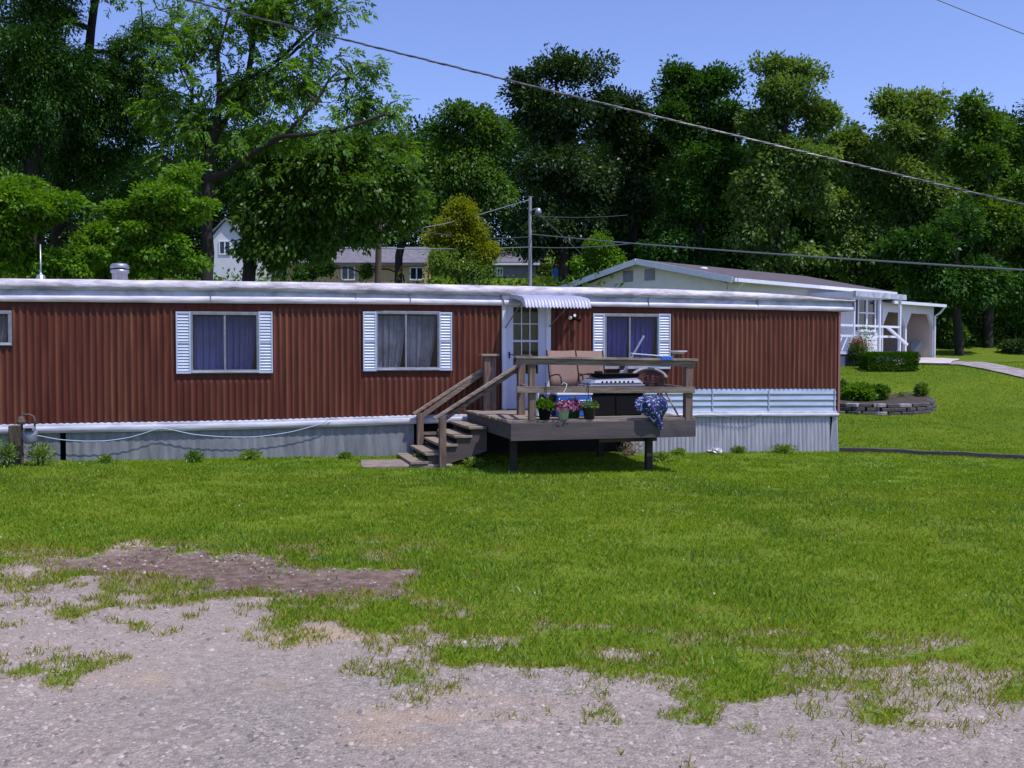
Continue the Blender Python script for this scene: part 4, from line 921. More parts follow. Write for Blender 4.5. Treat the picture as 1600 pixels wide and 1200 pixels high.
# gable wall at x=0 (built as y-running laps)
mb = MB(); z = -.3
while z < zrg-.05:
    t = z+.2
    def halfw(q): return HW/2 if q < ze-.1 else max(.05, HW/2*(zrg-q)/(zrg-ze+.1))
    a, b = halfw(z), halfw(t); c = HW/2; mb.add([(-.02, c-a, z), (-.02, c+a, z), (-.004, c+b, t), (-.004, c-b, t), (0, c-a, z), (0, c+a, z)], [(0, 3, 2, 1), (4, 0, 1, 5)]); z = t
gw = mb.build('wall', 'cream', nbh); gw['label'] = 'cream gable end wall'
mb = MB(); mb.box(.01, HL, HW-.05, HW, -.3, ze); mb.box(HL-.06, HL, .01, HW-.05, -.3, ze); mb.build('rear_wall', 'houseside', nbh)
for c in (3.25, 4.25):
    vt = B('gable_vent', 'shade', nbh, -.05, -.02, c-.22, c+.22, ze+.12, ze+.52)
    B('slats', 'plasticgrey', vt, -.056, -.051, c-.18, c+.18, ze+.17, ze+.47)
RL = HL+.25; ov = .45
rf = MB(); c = HW/2
rf.add([(-.35, -ov, ze+.0), (RL, -ov, ze+.0), (RL, c, zrg+.08), (-.35, c, zrg+.08), (-.35, HW+ov, ze), (RL, HW+ov, ze),
        (-.35, -ov, ze-.08), (RL, -ov, ze-.08), (RL, c, zrg), (-.35, c, zrg), (-.35, HW+ov, ze-.08), (RL, HW+ov, ze-.08)],
       [(0, 1, 2, 3), (3, 2, 5, 4), (6, 9, 8, 7), (9, 10, 11, 8), (0, 6, 7, 1), (4, 5, 11, 10), (1, 7, 8, 2), (2, 8, 11, 5), (0, 3, 9, 6), (3, 4, 10, 9)])
ro = rf.build('roof', 'shingle', nbh)
mb = MB(); mb.bar((-.37, -ov, ze-.07), (-.37, c, zrg+.0), .05, .2); mb.build('fascia', 'white', nbh)
mb = MB(); mb.bar((-.37, c, zrg+.0), (-.37, HW+ov, ze-.07), .05, .2); mb.build('fascia', 'white', nbh)
B('gutter', 'white', nbh, -.35, RL, -ov-.10, -ov-.002, ze-.13, ze-.01)
B('soffit', 'cream', nbh, -.3, RL, -ov, 0, ze-.1, ze-.085)
MB().tube([(.25, -ov-.05, ze-.13), (.15, -.2, ze-.4), (.1, -.04, ze-.55), (.1, -.04, .0)], .035, 8).build('downspout', 'white', nbh)
MB().lathe([(.0, 0), (.16, 0), (.16, .08), (.12, .12), (0, .14)], (2.0, 2.4, zrg-.27), 14).build('roof_vent', 'white', ro)
wn = empty('window', (0, 0, 0)); wn.parent = nbh
mb = MB(); t = .09; mb.box(wa-t, wb+t, -.07, .0, wz1, wz1+t); mb.box(wa-t, wb+t, -.08, .0, wz0-t, wz0); mb.box(wa-t, wa, -.07, 0, wz0, wz1); mb.box(wb, wb+t, -.07, 0, wz0, wz1)
mb.build('frame', 'white', wn); mc = (wa+wb)/2; mb = MB(); mb.box(mc-.06, mc+.06, -.06, .0, wz0, wz1); zc_ = (wz0+wz1)/2; mb.box(wa, mc-.06, -.05, 0, zc_-.03, zc_+.03); mb.box(mc+.06, wb, -.05, 0, zc_-.03, zc_+.03)
mb.build('sash', 'white', wn)
MB().box(wa, wb, -.02, .0, wz0, wz1).build('pane', 'darkglass', wn)
for a in (wa-.42, wb+.12): B('shutter', 'shutdark', nbh, a, a+.30, -.06, -.024, wz0-.03, wz1+.03)
# porch: canopy, posts, floor, railings
pch = empty('porch', (0, 0, 0)); pch.parent = nbh
PV = 1.75; p0 = NB.u(1332, PV); p1 = NB.u(1408, PV); zpt = nz(1370, 458, PV)
B('canopy', 'white', pch, p0-.05, p1+.05, -PV-.05, -.02, zpt-.13, zpt-.0)
B('gutter', 'fascia', pch, p0-.08, p1+.08, -PV-.15, -PV-.051, zpt-.19, zpt+.01)
zfl = nz(1372, 549, PV)
B('floor', 'houseside', pch, p0-1.2, p1+.02, -PV-.02, -.021, zfl-.1, zfl)
B('skirt_panel', 'bluewall', pch, p0-1.2, p1, -PV+.02, -PV+.05, -.4, zfl-.101)
for px in (1333, 1373, 1405): x = NB.u(px, PV); B('post', 'white', pch, x-.045, x+.045, -PV-.045, -PV+.045, zfl, zpt-.13)
def prail(xa, xb, z): B('rail', 'white', pch, xa, xb, -PV-.02, -PV+.02, z-.04, z+.04)
xs_ = [p0-1.2, NB.u(1333, PV), NB.u(1373, PV), NB.u(1405, PV)]
for k in range(3):
    for zz in (zfl+.92, zfl+.55): prail(xs_[k]+.046, xs_[k+1]-.046, zz)
    for q in range(3 if k == 0 else 0): MB().bar((xs_[k]+.06+(xs_[k+1]-xs_[k]-.12)*q/3, -PV, zfl+.02), (xs_[k]+.06+(xs_[k+1]-xs_[k]-.12)*(q+1)/3, -PV, zfl+.5), .03, .04).build('brace', 'white', pch)
MB().bar((xs_[2]+.55, -PV-.05, zfl+.9), (xs_[3]-.1, -PV-.35, zfl+.25), .09, .09).build('stair_rail', 'white', pch)
B('wall_panel', 'white', pch, p0+.1, p0+1.6, -.04, -.022, zfl, zfl+.75)
# carport
cp = empty('carport', (0, 0, 0)); cp.parent = nbh
c1 = NB.u(1456); cz = nz(1453, 474.5); cm_ = NB.u(1413)
zb_ = -.2
def bay(xa, xb):
    w = (xb-xa); zt = cz-.12; k = .55; return [(xa+.07, zb_), (xa+.07, zt-k-.35), (xa+.07+k*.75, zt-.35), (xb-.07-k*.75, zt-.35), (xb-.07, zt-k-.35), (xb-.07, zb_)]
def frontpanel():
    mb = MB(); zt = cz-.05
    for xa, xb in ((HL+.0, cm_), (cm_, c1)):
        o = bay(xa, xb); mb.prism([(xa, zb_), (o[0][0], zb_), (o[1][0], o[1][1]), (xa, o[1][1])], -.06, .06)
        mb.prism([(o[4][0], o[4][1]), (o[5][0], zb_), (xb, zb_), (xb, o[4][1])], -.06, .06)
        mb.prism([(xa, o[1][1]), o[1], o[2], (o[2][0], zt), (xa, zt)], -.06, .06)
        mb.prism([o[3], o[4], (xb, o[4][1]), (xb, zt), (o[3][0], zt)], -.06, .06)
        mb.prism([o[2], o[3], (o[3][0], zt), (o[2][0], zt)], -.06, .06)
    mb.build('arched_front', 'houseside', cp)
frontpanel()
mb = MB(); z = zb_
while z < cz: mb.add([(HL+.02, 6.98, z), (c1, 6.98, z), (c1, 6.995, z+.55), (HL+.02, 6.995, z+.55), (HL+.02, 7.02, z), (c1, 7.02, z)], [(0, 1, 2, 3), (4, 5, 1, 0)]); z += .56
mb.build('back_wall', 'beige', cp)
mb = MB(); z = zb_
while z < cz-.1: mb.box(c1-.10, c1-.02, .062, 6.97, z, min(z+.54, cz-.1)); mb.box(c1-.09, c1-.03, .062, 6.97, z+.54, z+.56); z += .56
mb.build('side_wall', 'beige', cp)
mb = MB(); mb.add([(HL+.26, -.45, cz-.05), (c1+.14, -.45, cz-.05), (c1+.14, 7.3, cz+.47), (HL+.26, 7.3, cz+.47), (HL+.26, -.45, cz-.12), (c1+.14, -.45, cz-.12), (c1+.14, 7.3, cz+.40), (HL+.26, 7.3, cz+.40)], FC[:1]+[(4, 5, 6, 7)]+FC[2:])
mb = MB(); mb.box(HL+.26, c1+.14, 0, .07, 0, 0.01); 
rf = MB(); rf.add([(HL+.01, -.45, cz-.12), (c1+.14, -.45, cz-.12), (c1+.14, 7.3, cz+.40), (HL+.01, 7.3, cz+.40), (HL+.01, -.45, cz-.05), (c1+.14, -.45, cz-.05), (c1+.14, 7.3, cz+.47), (HL+.01, 7.3, cz+.47)], FC)
rf.build('roof', 'shingle', cp)
B('gutter', 'white', cp, HL+.02, c1+.17, -.55, -.452, cz-.16, cz-.04)
MB().tube([(c1+.1, -.5, cz-.15), (c1+.08, -.3, cz-.4), (c1+.03, -.10, cz-.55), (c1+.03, -.10, zb_)], .045, 8).build('downspout', 'white', cp)
# dark round-backed chair in the carport
p = NB.w(NB.u(1428, -.5), -.5, 0); zg_ = ZH+zb_+.12; ch = empty('garden_chair', (p.x, p.y, zg_), NB.a+2.4, 'dark round backed garden chair standing inside the carport opening', 'chair')
P_ = [(math.cos(a)*.27, .22, .75+math.sin(a)*.30) for a in np.linspace(0, 6.2832, 24)]
MB().add(P_[:-1]+[(x, .25, z) for x, y, z in P_[:-1]], [tuple(range(23)), tuple(range(45, 22, -1))]+[(i, i+23, (i+1) % 23+23, (i+1) % 23) for i in range(23)]).build('backrest', 'barrel', ch)
MB().lathe([(0, .42), (.26, .42), (.26, .46), (0, .46)], (0, 0, 0), 18).build('seat', 'barrel', ch)
for x, y_ in ((-.18, -.18), (.18, -.18), (-.18, .2), (.18, .2)): MB().tube([(x*1.2, y_*1.2, -.05), (x, y_, .42)], .016, 6).build('leg', 'darkmetal', ch)

# slab, drive (draped sheets)
def drape(name, poly_px, m, lift=.04, n_=40):
    # poly_px: list of (left px, right px) pairs along the way
    L_ = [ground(*a) for a, b in poly_px]; R_ = [ground(*b) for a, b in poly_px]; V = []
    def lerpl(P, t):
        k = t*(len(P)-1); i = min(int(k), len(P)-2); return P[i].lerp(P[i+1], k-i)
    for i in range(n_+1):
        a = lerpl(L_, i/n_); b = lerpl(R_, i/n_)
        for j in range(9): q = a.lerp(b, j/8); V.append((q.x, q.y, gz(q.x, q.y)+lift))
    q = [(i*9+j, i*9+j+1, (i+1)*9+j+1, (i+1)*9+j) for i in range(n_) for j in range(8)]
    return tag(link(name, npmesh(name, V, q, 4, True), m), kind='structure')
drape('driveway', [((1415, 563), (1428, 571)), ((1490, 565), (1500, 572)), ((1540, 568.5), (1540, 579)), ((1600, 579), (1600, 592)), ((1700, 592), (1700, 612))], 'drive', .045, 60)
drape('pavement', [((1380, 561), (1400, 573)), ((1440, 560.5), (1440, 571)), ((1500, 563.5), (1485, 571.5))], 'concrete', .075, 30)

# ------------------------------------------------------------------ shrubs, hedge, retaining bed
def shrub(name, px, py, wpx, hpx, leaf, n_, ls, label, cat, group=None, box=False, Y=None, stems=5, dens=.55, lift=0., wdt=.3):
    p = ground(px, py) if Y is None else at(px, py, Y); z0 = gz(p.x, p.y)+lift
    t = empty(name, (p.x, p.y, z0), 0, label, cat, group); rx = wpx/2/F*p.y; h = hpx/F*p.y
    U = rdir(n_); U = np.sign(U)*np.abs(U)**(.55 if box else 1.) if box else U
    if box:
        U = rng.uniform(-1, 1, (n_, 3)); ax_ = rng.integers(0, 3, n_); U[np.arange(n_), ax_] = np.sign(U[np.arange(n_), ax_])*.97
        dens = .12
    r = rng.random(n_)**dens; lump = 1+(.08 if box else .25)*(fbm(U[:, 0]*2+5, U[:, 2]*2+5, 1.5, int(px), 3)-.5)*2
    P = U*r[:, None]*lump[:, None]*np.array([rx, rx*(.55 if box else .9), h*.5]); P[:, 2] += h*.52
    A = U+rdir(n_)*.8; A[:, 2] += .3
    leafobj('foliage', P, A, rdir(n_, .8), ls*(.6+.8*rng.random(n_)), ls*wdt*(.7+.6*rng.random(n_)), leaf, t)
    mb = MB()
    for k in range(stems): a = k*2.4; mb.tube([(0.03*math.cos(a), .03*math.sin(a), -.05), (rx*.4*math.cos(a), rx*.3*math.sin(a), h*.6)], [.02, .008], 5)
    mb.build('stem', 'bark', t); return t
shrub('hedge', 1388, 578, 80, 27, 'hedge', 26000, .045, 'clipped dark green hedge in front of the neighbour porch', 'hedge', box=True)
t = shrub('flowering_bush', 1340, 572, 30, 40, 'mid', 1800, .07, 'bush with dusty pink flowers at the left end of the clipped hedge', 'bush')
n_ = 500; U = rdir(n_, .6); P = U*(.6+.5*rng.random((500, 1)))*np.array([.30, .30, .42])+np.array([0, 0, .62]); leafobj('flowers', P, U, rdir(n_), np.full(n_, .05), np.full(n_, .02), 'pinkfl', t)
shrub('leggy_plant', 1352, 570, 26, 62, 'bluegreen', 420, .07, 'thin leggy plant with small leaves in front of the porch rail', 'plant', Y=None)
shrub('bed_plant', 1341, 634, 44, 22, 'bright', 1600, .16, 'wide grassy green plant in the stone edged bed', 'plant', 'plants in the stone edged bed', lift=.12, dens=.4)
shrub('bed_plant', 1375, 631, 26, 22, 'mid', 1100, .09, 'round dark green plant in the middle of the stone edged bed', 'plant', 'plants in the stone edged bed', lift=.12)
shrub('bed_plant', 1440, 630, 19, 24, 'bluegreen', 900, .09, 'upright dusty green shrub at the right end of the stone edged bed', 'plant', 'plants in the stone edged bed', lift=.12)
shrub('bed_plant', 1317, 630, 16, 28, 'mid', 500, .10, 'leafy plant beside the corner of the red home in the bed', 'plant', 'plants in the stone edged bed', lift=.12)
shrub('bed_plant', 1408, 630, 8, 10, 'weed', 120, .06, 'tiny sprig between the round plant and the dusty shrub', 'plant', 'plants in the stone edged bed', lift=.12)
# retaining bed: soil and blocks one by one
A = ground(1296, 648); Bc = ground(1455, 636); bed = empty('retaining_bed', ground(1380, 640), 0, 'low curved planting bed edged with dark stone blocks', 'planting bed')
pts = [(1285, 644), (1330, 647.5), (1375, 648), (1415, 648), (1440, 646), (1455, 641.5), (1457, 636), (1448, 632), (1430, 630)]
G = [ground(*p) for p in pts]; o0 = bed.location.copy(); path = []
for i in range(len(G)-1):
    for k in range(10): path.append(G[i].lerp(G[i+1], k/10))
dist = 0; last = path[0]; rk = random.Random(9); step = .34; cum = [0]
for a, b in zip(path, path[1:]): cum.append(cum[-1]+(b-a).length)
def onpath(s_):
    i = max(j for j in range(len(cum)) if cum[j] <= s_); i = min(i, len(path)-2); return path[i].lerp(path[i+1], (s_-cum[i])/(cum[i+1]-cum[i])), (path[i+1]-path[i]).normalized()
for course in range(3):
    s_ = .17*(course % 2); k = 0
    while s_ < cum[-1]-.3:
        p, d_ = onpath(s_); z = gz(p.x, p.y)+course*.105-.02; q = p+d_*(step-.02)
        mk = 'blockpale' if (course == 2 and s_ < 2.2 and k % 2 == 0) or (course == 0 and s_ < 1.8 and k % 3 == 1) else 'brick'
        if not (course == 2 and s_ > cum[-1]*.86):
            inn = d_.cross(Vector((0, 0, 1)))*(-.02*course)
            a = p+inn-o0; b = q+inn-o0; a.z = b.z = z+.05-o0.z
            MB().bar(a, b, .20+rk.uniform(-.02, .03), .098).build('block', mk, bed, .015)
        s_ += step+rk.uniform(-.03, .05); k += 1
V = [(p.x-o0.x, p.y-o0.y, gz(p.x, p.y)+.25-o0.z) for p in path]; c_ = ground(1370, 632); cc = (c_.x-o0.x, c_.y-o0.y, .12+.0+gz(c_.x, c_.y)-o0.z)
bk = [(c_.x+1.6-o0.x, c_.y+2.5-o0.y, gz(c_.x+1.6, c_.y+2.5)-.1-o0.z), (c_.x-3-o0.x, c_.y+2.5-o0.y, gz(c_.x-3, c_.y+2.5)-.1-o0.z)]
V2 = V+bk; n_ = len(V2); V2.append(cc); MB().add(V2, [(i, (i+1) % n_, n_) for i in range(n_)]).build('soil', 'soil', bed)

# ------------------------------------------------------------------ poles and cables
def polar(px, pyt, Y, r, m, label, name='utility_pole', lean=0.):
    b = at(px, 440, Y); z0 = gz(b.x, b.y); zt = at(px, pyt, Y).z; t = empty(name, (b.x, b.y, z0), 0, label, 'pole')
    MB().tube([(0, 0, -.3), (lean*.5, 0, (zt-z0)*.5), (lean, 0, zt-z0)], [r*1.15, r*1.05, r*.9], 12).build('shaft', m, t); return t, zt-z0
t, h = polar(587.5, 346, 36, .115, 'pole', 'brown wooden utility pole rising behind the middle of the home', lean=.12)
B('cap', 'pole', t, .12-.2, .12+.12, -.14, .14, h, h+.04)
for x in (-.18, .2): MB().lathe([(.0, 0), (.03, 0), (.05, .05), (.03, .09), (0, .1)], (.12+x*.8, -.12, h-.22), 10).build('insulator', 'meter', t)
t, h = polar(828, 307, 46, .085, 'polegrey', 'thin grey utility pole carrying a street lamp above the white door')
MB().tube([(0, -.05, h-.75), (.12, -.1, h-.62), (.33, -.1, h-.55)], .03, 8).build('lamp_arm', 'steel', t)
MB().lathe([(0, .22), (.09, .2), (.15, .08), (.16, .0), (.1, -.10), (0, -.14)], (.38, -.1, h-.75), 16).build('lamp_head', 'vent', t, 0, True)
def wire(name, pts, r, m, label, twist=False, sag=None):
    P = [at(*p) for p in pts]; Q_ = []; n_ = 40
    if len(P) == 2:
        for k in range(n_+1): t_ = k/n_; q = P[0].lerp(P[1], t_); q.z -= (sag or 0)*4*t_*(1-t_); Q_.append(q)
    else:
        for i in range(len(P)-1):
            for k in range(16): Q_.append(P[i].lerp(P[i+1], k/16))
        Q_.append(P[-1])
        for it in range(30): Q_ = [Q_[0]]+[(Q_[i-1]+Q_[i]*2+Q_[i+1])/4 for i in range(1, len(Q_)-1)]+[Q_[-1]]
    t = empty(name, Q_[0], 0, label, 'cable'); Q_ = [q-t.location for q in Q_]
    if not twist: MB().tube(Q_, r, 6, False).build('strand', m, t)
    else:
        Lw = (Q_[-1]-Q_[0]).length; n2 = int(Lw/.045); d_ = (Q_[-1]-Q_[0]).normalized(); a = d_.cross(Vector((0, 0, 1))).normalized(); b = a.cross(d_)
        for s_ in range(3):
            H = []
            for k in range(n2+1):
                x = k/n2*(len(Q_)-1); i = min(int(x), len(Q_)-2); c = Q_[i].lerp(Q_[i+1], x-i); ph = k*2*math.pi/9+s_*2.094
                H.append(c+a*(r*1.1*math.cos(ph))+b*(r*1.1*math.sin(ph)))
            MB().tube(H, r*(.55 if s_ == 2 else 1), 5, False).build('strand', ('wirebright' if s_ == 2 else 'wire'), t)
    return t
wire('service_cable', [(-400, -178, 12.4), (2300, 482, 12.4)], .0072, 'wire', 'thick twisted overhead cable crossing the whole sky in front of the trees', True, .09)
wire('overhead_wire', [(1380, -35, 14), (1720, 98, 14)], .006, 'wire', 'thin overhead wire crossing the top right corner of the sky', False, .02)
wire('overhead_wire', [(831, 366, 46), (980, 380, 38), (1280, 402, 30), (1700, 428, 22)], .028, 'wirebright', 'bright overhead wire sagging past the gable of the cream house to the far right')
wire('overhead_wire', [(592, 348, 36), (828, 370, 46)], .022, 'wire', 'dark upper wire between the brown pole and the grey pole', False, .25)
wire('overhead_wire', [(592, 388, 36), (828, 386, 46)], .022, 'wirebright', 'pale lower wire between the brown pole and the grey pole', False, .05)
wire('overhead_wire', [(828, 386, 46), (990, 380, 42)], .022, 'wirebright', 'pale lower wire running right from the grey pole towards the gable', False, .1)
wire('overhead_wire', [(410, 378, 40), (587, 386, 36)], .022, 'wirebright', 'pale wire reaching the brown pole from the left', False, .15)
wire('overhead_wire', [(380, 362, 44), (590, 349, 36)], .02, 'wire', 'dark wire reaching the top of the brown pole from the left', False, .2)
wire('overhead_wire', [(592, 366, 36), (700, 350, 40), (827, 312, 46)], .020, 'wirebright', 'wire rising from the brown pole to the top of the grey pole')
wire('guy_wire', [(842, 335, 46), (925, 412, 52)], .018, 'wirebright', 'guy wire slanting down to the right below the lamp', False, .0)
wire('overhead_wire', [(830, 337, 46), (980, 336, 50)], .014, 'wire', 'thin dark wire running right from the lamp into the trees', False, .1)

# ------------------------------------------------------------------ houses far behind
def fhouse(name, pxl, pxr, pyt, pyb, Y, ang, depth, wallm, roofm, label, rise, windows, ovh=.3, gable_front=False, below=6.):
    a = at(pxl, pyb, Y); b = at(pxr, pyb, Y); w_ = (b.x-a.x)/math.cos(ang) if ang else b.x-a.x; zt = at(pxl, pyt, Y).z
    z0 = a.z-below; t = empty(name, (a.x, a.y, z0), ang, label, 'house'); H = zt-z0
    mb = MB(); mb.box(0, w_, 0, depth, 0, H); mb.build('wall', wallm, t)
    if gable_front:
        MB().prism([(0, H), (w_, H), (w_/2, H+rise-.03)], 0.001, depth).build('gable', wallm, t)
        mb = MB(); mb.add([(-ovh, -ovh, H-.1), (w_/2, -ovh, H+rise), (w_/2, depth+ovh, H+rise), (-ovh, depth+ovh, H-.1), (w_+ovh, -ovh, H-.1), (w_+ovh, depth+ovh, H-.1)], [(0, 1, 2, 3), (1, 4, 5, 2)])
    else:
        mb = MB(); mb.add([(-ovh, -ovh, H), (w_+ovh, -ovh, H), (w_+ovh, depth/2, H+rise), (-ovh, depth/2, H+rise), (-ovh, depth+ovh, H), (w_+ovh, depth+ovh, H)], [(0, 1, 2, 3), (3, 2, 5, 4)])
        MB().add([(0, 0, H), (0, depth, H), (0, depth/2, H+rise-.05), (w_, 0, H), (w_, depth, H), (w_, depth/2, H+rise-.05)], [(0, 1, 2), (3, 5, 4)]).build('gable', wallm, t)
    r_ = mb.build('roof', roofm, t); md = r_.modifiers.new('s', 'SOLIDIFY'); md.thickness = .12; md.offset = 1
    if not gable_front: B('fascia', 'white' if wallm != 'tanwall' else 'wooddark', t, -ovh, w_+ovh, -ovh-.06, -ovh, H-.14, H+.04)
    for (wl, wr, wt, wb_) in windows:
        x0 = (at(wl, wt, Y).x-a.x)/math.cos(ang); x1 = (at(wr, wt, Y).x-a.x)/math.cos(ang); z1 = at(wl, wt, Y).z-z0; zz0 = at(wl, wb_, Y).z-z0
        f_ = MB(); f_.box(x0, x1, -.08, 0, z1-.1, z1); f_.box(x0, x1, -.08, 0, zz0, zz0+.1); f_.box(x0, x0+.1, -.08, 0, zz0+.1, z1-.1); f_.box(x1-.1, x1, -.08, 0, zz0+.1, z1-.1); f_.box((x0+x1)/2-.05, (x0+x1)/2+.05, -.07, 0, zz0+.1, z1-.1)
        fo = f_.build('window', 'white', t); B('pane', 'darkglass', fo, x0+.1, x1-.1, -.03, -.005, zz0+.1, z1-.1)
    return t
fhouse('tan_house', 448, 662, 413, 440, 78, 0, 7, 'tanwall', 'shinglegrey', 'low tan house with grey roof glimpsed behind the brown utility pole', 1.6, [(533, 555, 414, 438), (640, 662, 417, 438), (478, 488, 425, 438)])
th = fhouse('white_house', 330, 378, 372, 440, 82, 0, 6, 'houseside', 'shinglegrey', 'white two storey house glimpsed between the left tree trunks', 1.5, [(342, 361, 376, 398)], gable_front=True)
fhouse('white_shed', 372, 412, 362, 440, 84, 0, 6, 'houseside', 'shinglegrey', 'narrow white gabled wing to the right of the white two storey house', .9, [(385, 400, 385, 405)], gable_front=True)
fhouse('grey_house', 772, 838, 412, 440, 84, 0, 8, mat('grey siding', (.20, .20, .25), .7, 0, .2, 2), 'shinglegrey', 'grey house with hipped roof behind the thin grey pole', 1.25, [(776, 786, 418, 432)])
# blue garden chair far behind the roof
p = at(869, 440, 60); t = empty('blue_chair', (p.x, p.y, p.z-.1), .3, 'bright blue plastic chair seen just above the roof beside the grey pole', 'chair')
P_ = [(math.cos(a)*.28, .0, .62+math.sin(a)*.32) for a in np.linspace(0, 6.2832, 16)][:-1]
MB().add(P_+[(x, .05, z) for x, y, z in P_], [tuple(range(15)), tuple(range(29, 14, -1))]+[(i, i+15, (i+1) % 15+15, (i+1) % 15) for i in range(15)]).build('backrest', 'bluechair', t)
B('seat', 'bluechair', t, -.25, .25, -.5, -.01, .3, .34, bevel=.01)
for x, y_ in ((-.2, -.45), (.2, -.45), (-.2, 0), (.2, 0)): MB().tube([(x, y_, -.5), (x, y_, .3)], .02, 6).build('leg', 'bluechair', t)
# brush pile up the slope
def brush(px, py, wpx, hpx, label, n_=900):
    p = ground(px, py); t = empty('brush_pile', p, 0, label, 'brush pile'); rx = wpx/2/F*p.y; h = hpx/F*p.y
    U = rdir(n_); P = U*rng.random((n_, 1))**.4*np.array([rx, rx*.6, h]); P[:, 2] = np.abs(P[:, 2]); A = rdir(n_, .2)
    leafobj('branches', P-A*.4, A, rdir(n_), .5+rng.random(n_)*1.1, .012+.02*rng.random(n_), M['twig'], t)
    V = rdir(1)
    mb = MB(); g_ = 10; vs = []
    for i in range(g_+1):
        for j in range(g_+1):
            x = i/g_*2-1; y_ = j/g_*2-1; r2 = min(1, math.hypot(x, y_)); vs.append((x*rx*.95, y_*rx*.6, (h*.8*max(0, 1-r2**2)-.15)*(.8+.4*rk.random())))
    mb.add(vs, [(i*(g_+1)+j, (i+1)*(g_+1)+j, (i+1)*(g_+1)+j+1, i*(g_+1)+j+1) for i in range(g_) for j in range(g_)]); mb.build('heap', mat('brush heap', (.13, .085, .07), .95, 0, .5, 3, 1, 6), t)
brush(1578, 522, 90, 24, 'brown heap of cut brush on the slope at the far right')

# ------------------------------------------------------------------ trees
LM_N, LM_S, SUBN = 2.0, .66, 2.0
def build_tree(name, label, Y, trunk, blobs, leaf, ncl, per, ls, base=None, group='trees behind the homes', r0=None, crad=.8, spray=False, droop=.0, trunkm='bark', wl=.30, nsub=11, shell=.45, flat=.8, cat='tree', limb=1.0, limbs=()):
    rg = np.random.default_rng(int(abs(hash_(label))) % 99991)
    T = [at(px, py, Y) for px, py in trunk]; b0 = T[0]; z0 = gz(b0.x, b0.y); b0 = Vector((b0.x, b0.y, z0))
    t = empty(name, b0, 0, label, cat, group); T = [b0+Vector((0, 0, -.3))]+[Vector((p.x, p.y, p.z)) for p in T if p.z > z0+.3]
    BL = []
    for bl in blobs:
        c = at(bl[0], bl[1], Y); rx = bl[2]/F*Y; rz = bl[3]/F*Y; BL.append((np.array(c), rx, rz, rx*rx*rz))
    SB = []
    for (c, rx, rz, v_) in BL:
        for q in range(nsub):
            d_ = rg.normal(size=3); d_ /= np.linalg.norm(d_); f_ = (.38+.62*rg.random()) ; g_ = (.30+.30*rg.random())
            SB.append((c+d_*np.array([rx, rx*.8, rz])*f_*(.78 if q else .1), rx*g_*(1.15 if q else 1.4), rz*g_*(.95 if q else 1.4), 1))
    BL = [(c, rx, rz, rx*rx*rz) for c, rx, rz, _ in SB]; ncl = int(ncl*SUBN) if not spray else int(ncl*1.0); per = max(6, int(per/SUBN*.95)) if not spray else per; crad = crad*(.62 if not spray else .85)
    pr = np.array([b[3]**.7 for b in BL]); pr /= pr.sum(); k = rg.choice(len(BL), ncl, p=pr)
    D = rg.normal(size=(ncl, 3)); D /= np.linalg.norm(D, axis=1, keepdims=True); rr = rg.random(ncl)**shell
    C0 = np.array([BL[i][0] for i in k]); RX = np.array([[BL[i][1], BL[i][1]*.85, BL[i][2]] for i in k]); RX = np.maximum(RX-crad*.55, RX*.45); lob = .78+.5*np.array([float(fbm(np.array([d[0]*1.3+i_*7]), np.array([d[2]*1.3+d[1]]), 1.7, 3, 2)[0]) for d, i_ in zip(D, k)]); out_ = np.where(rg.random(ncl) < .18, 1.2+.45*rg.random(ncl), 1.); Cc = C0+D*(rr*lob*out_)[:, None]*RX
    gzc = tz_(Cc[:, 0], Cc[:, 1], False); Cc = Cc[(Cc[:, 2] > gzc+.2)]; Cc = Cc[fbm(Cc[:, 0]*.9+Cc[:, 1], Cc[:, 2]*1.1, .55, 5, 2) > .31]; ncl = len(Cc)
    # skeleton
    nodes = []; par = []
    for i, p in enumerate(T):
        if i == 0: nodes.append(np.array(p)); par.append(-1); continue
        q0 = nodes[-1]; p = np.array(p); L_ = np.linalg.norm(p-q0); n2 = max(1, int(L_/.7))
        for j in range(1, n2+1):
            x = q0+(p-q0)*j/n2; x = x+rg.normal(size=3)*np.array([.05, .05, 0])*min(1, L_); par.append(len(nodes)-1); nodes.append(x)
    for lb in limbs:
        for i, (px, py, dy) in enumerate(lb):
            p = np.array(at(px, py, Y+dy))
            if i == 0: cur = int(np.argmin(np.linalg.norm(np.array(nodes)-p, axis=1))); continue
            q0 = nodes[cur]; n2 = max(1, int(np.linalg.norm(p-q0)/.6))
            for j in range(1, n2+1): par.append(cur); nodes.append(q0+(p-q0)*j/n2+rg.normal(size=3)*.05); cur = len(nodes)-1
    main = len(nodes); ax = np.array(nodes)
    if limbs: LN = np.array(nodes)[-int(len(nodes)*.8):]; LN = LN[rg.random(len(LN)) < .9]; Cc = np.concatenate([Cc, LN+rg.normal(size=LN.shape)*.75, LN+rg.normal(size=LN.shape)*.5]); ncl = len(Cc)
    od = np.argsort([np.min(np.linalg.norm(ax-c, axis=1)) for c in Cc]); tips = []
    for ci in od:
        c = Cc[ci]; N_ = np.array(nodes); d_ = c-N_; dist = np.linalg.norm(d_, axis=1)
        cost = dist*(1+.9*np.clip(-d_[:, 2]/(dist+.01)+.25, 0, 1))
        if main > 3: cost[:4] += 3
        j = int(np.argmin(cost)); a = nodes[j]; L_ = dist[j]; n2 = max(1, int(L_/.8)); pj = j
        for q in range(1, n2+1):
            s_ = q/n2; x = a+(c-a)*s_; x[2] += .12*L_*math.sin(math.pi*s_)*(1 if droop < .3 else 1.6); x = x+rg.normal(size=3)*.05*L_*(q < n2)*.6
            par.append(pj); nodes.append(x); pj = len(nodes)-1
        tips.append(pj)
    nn_ = len(nodes); acc = np.zeros(nn_); 
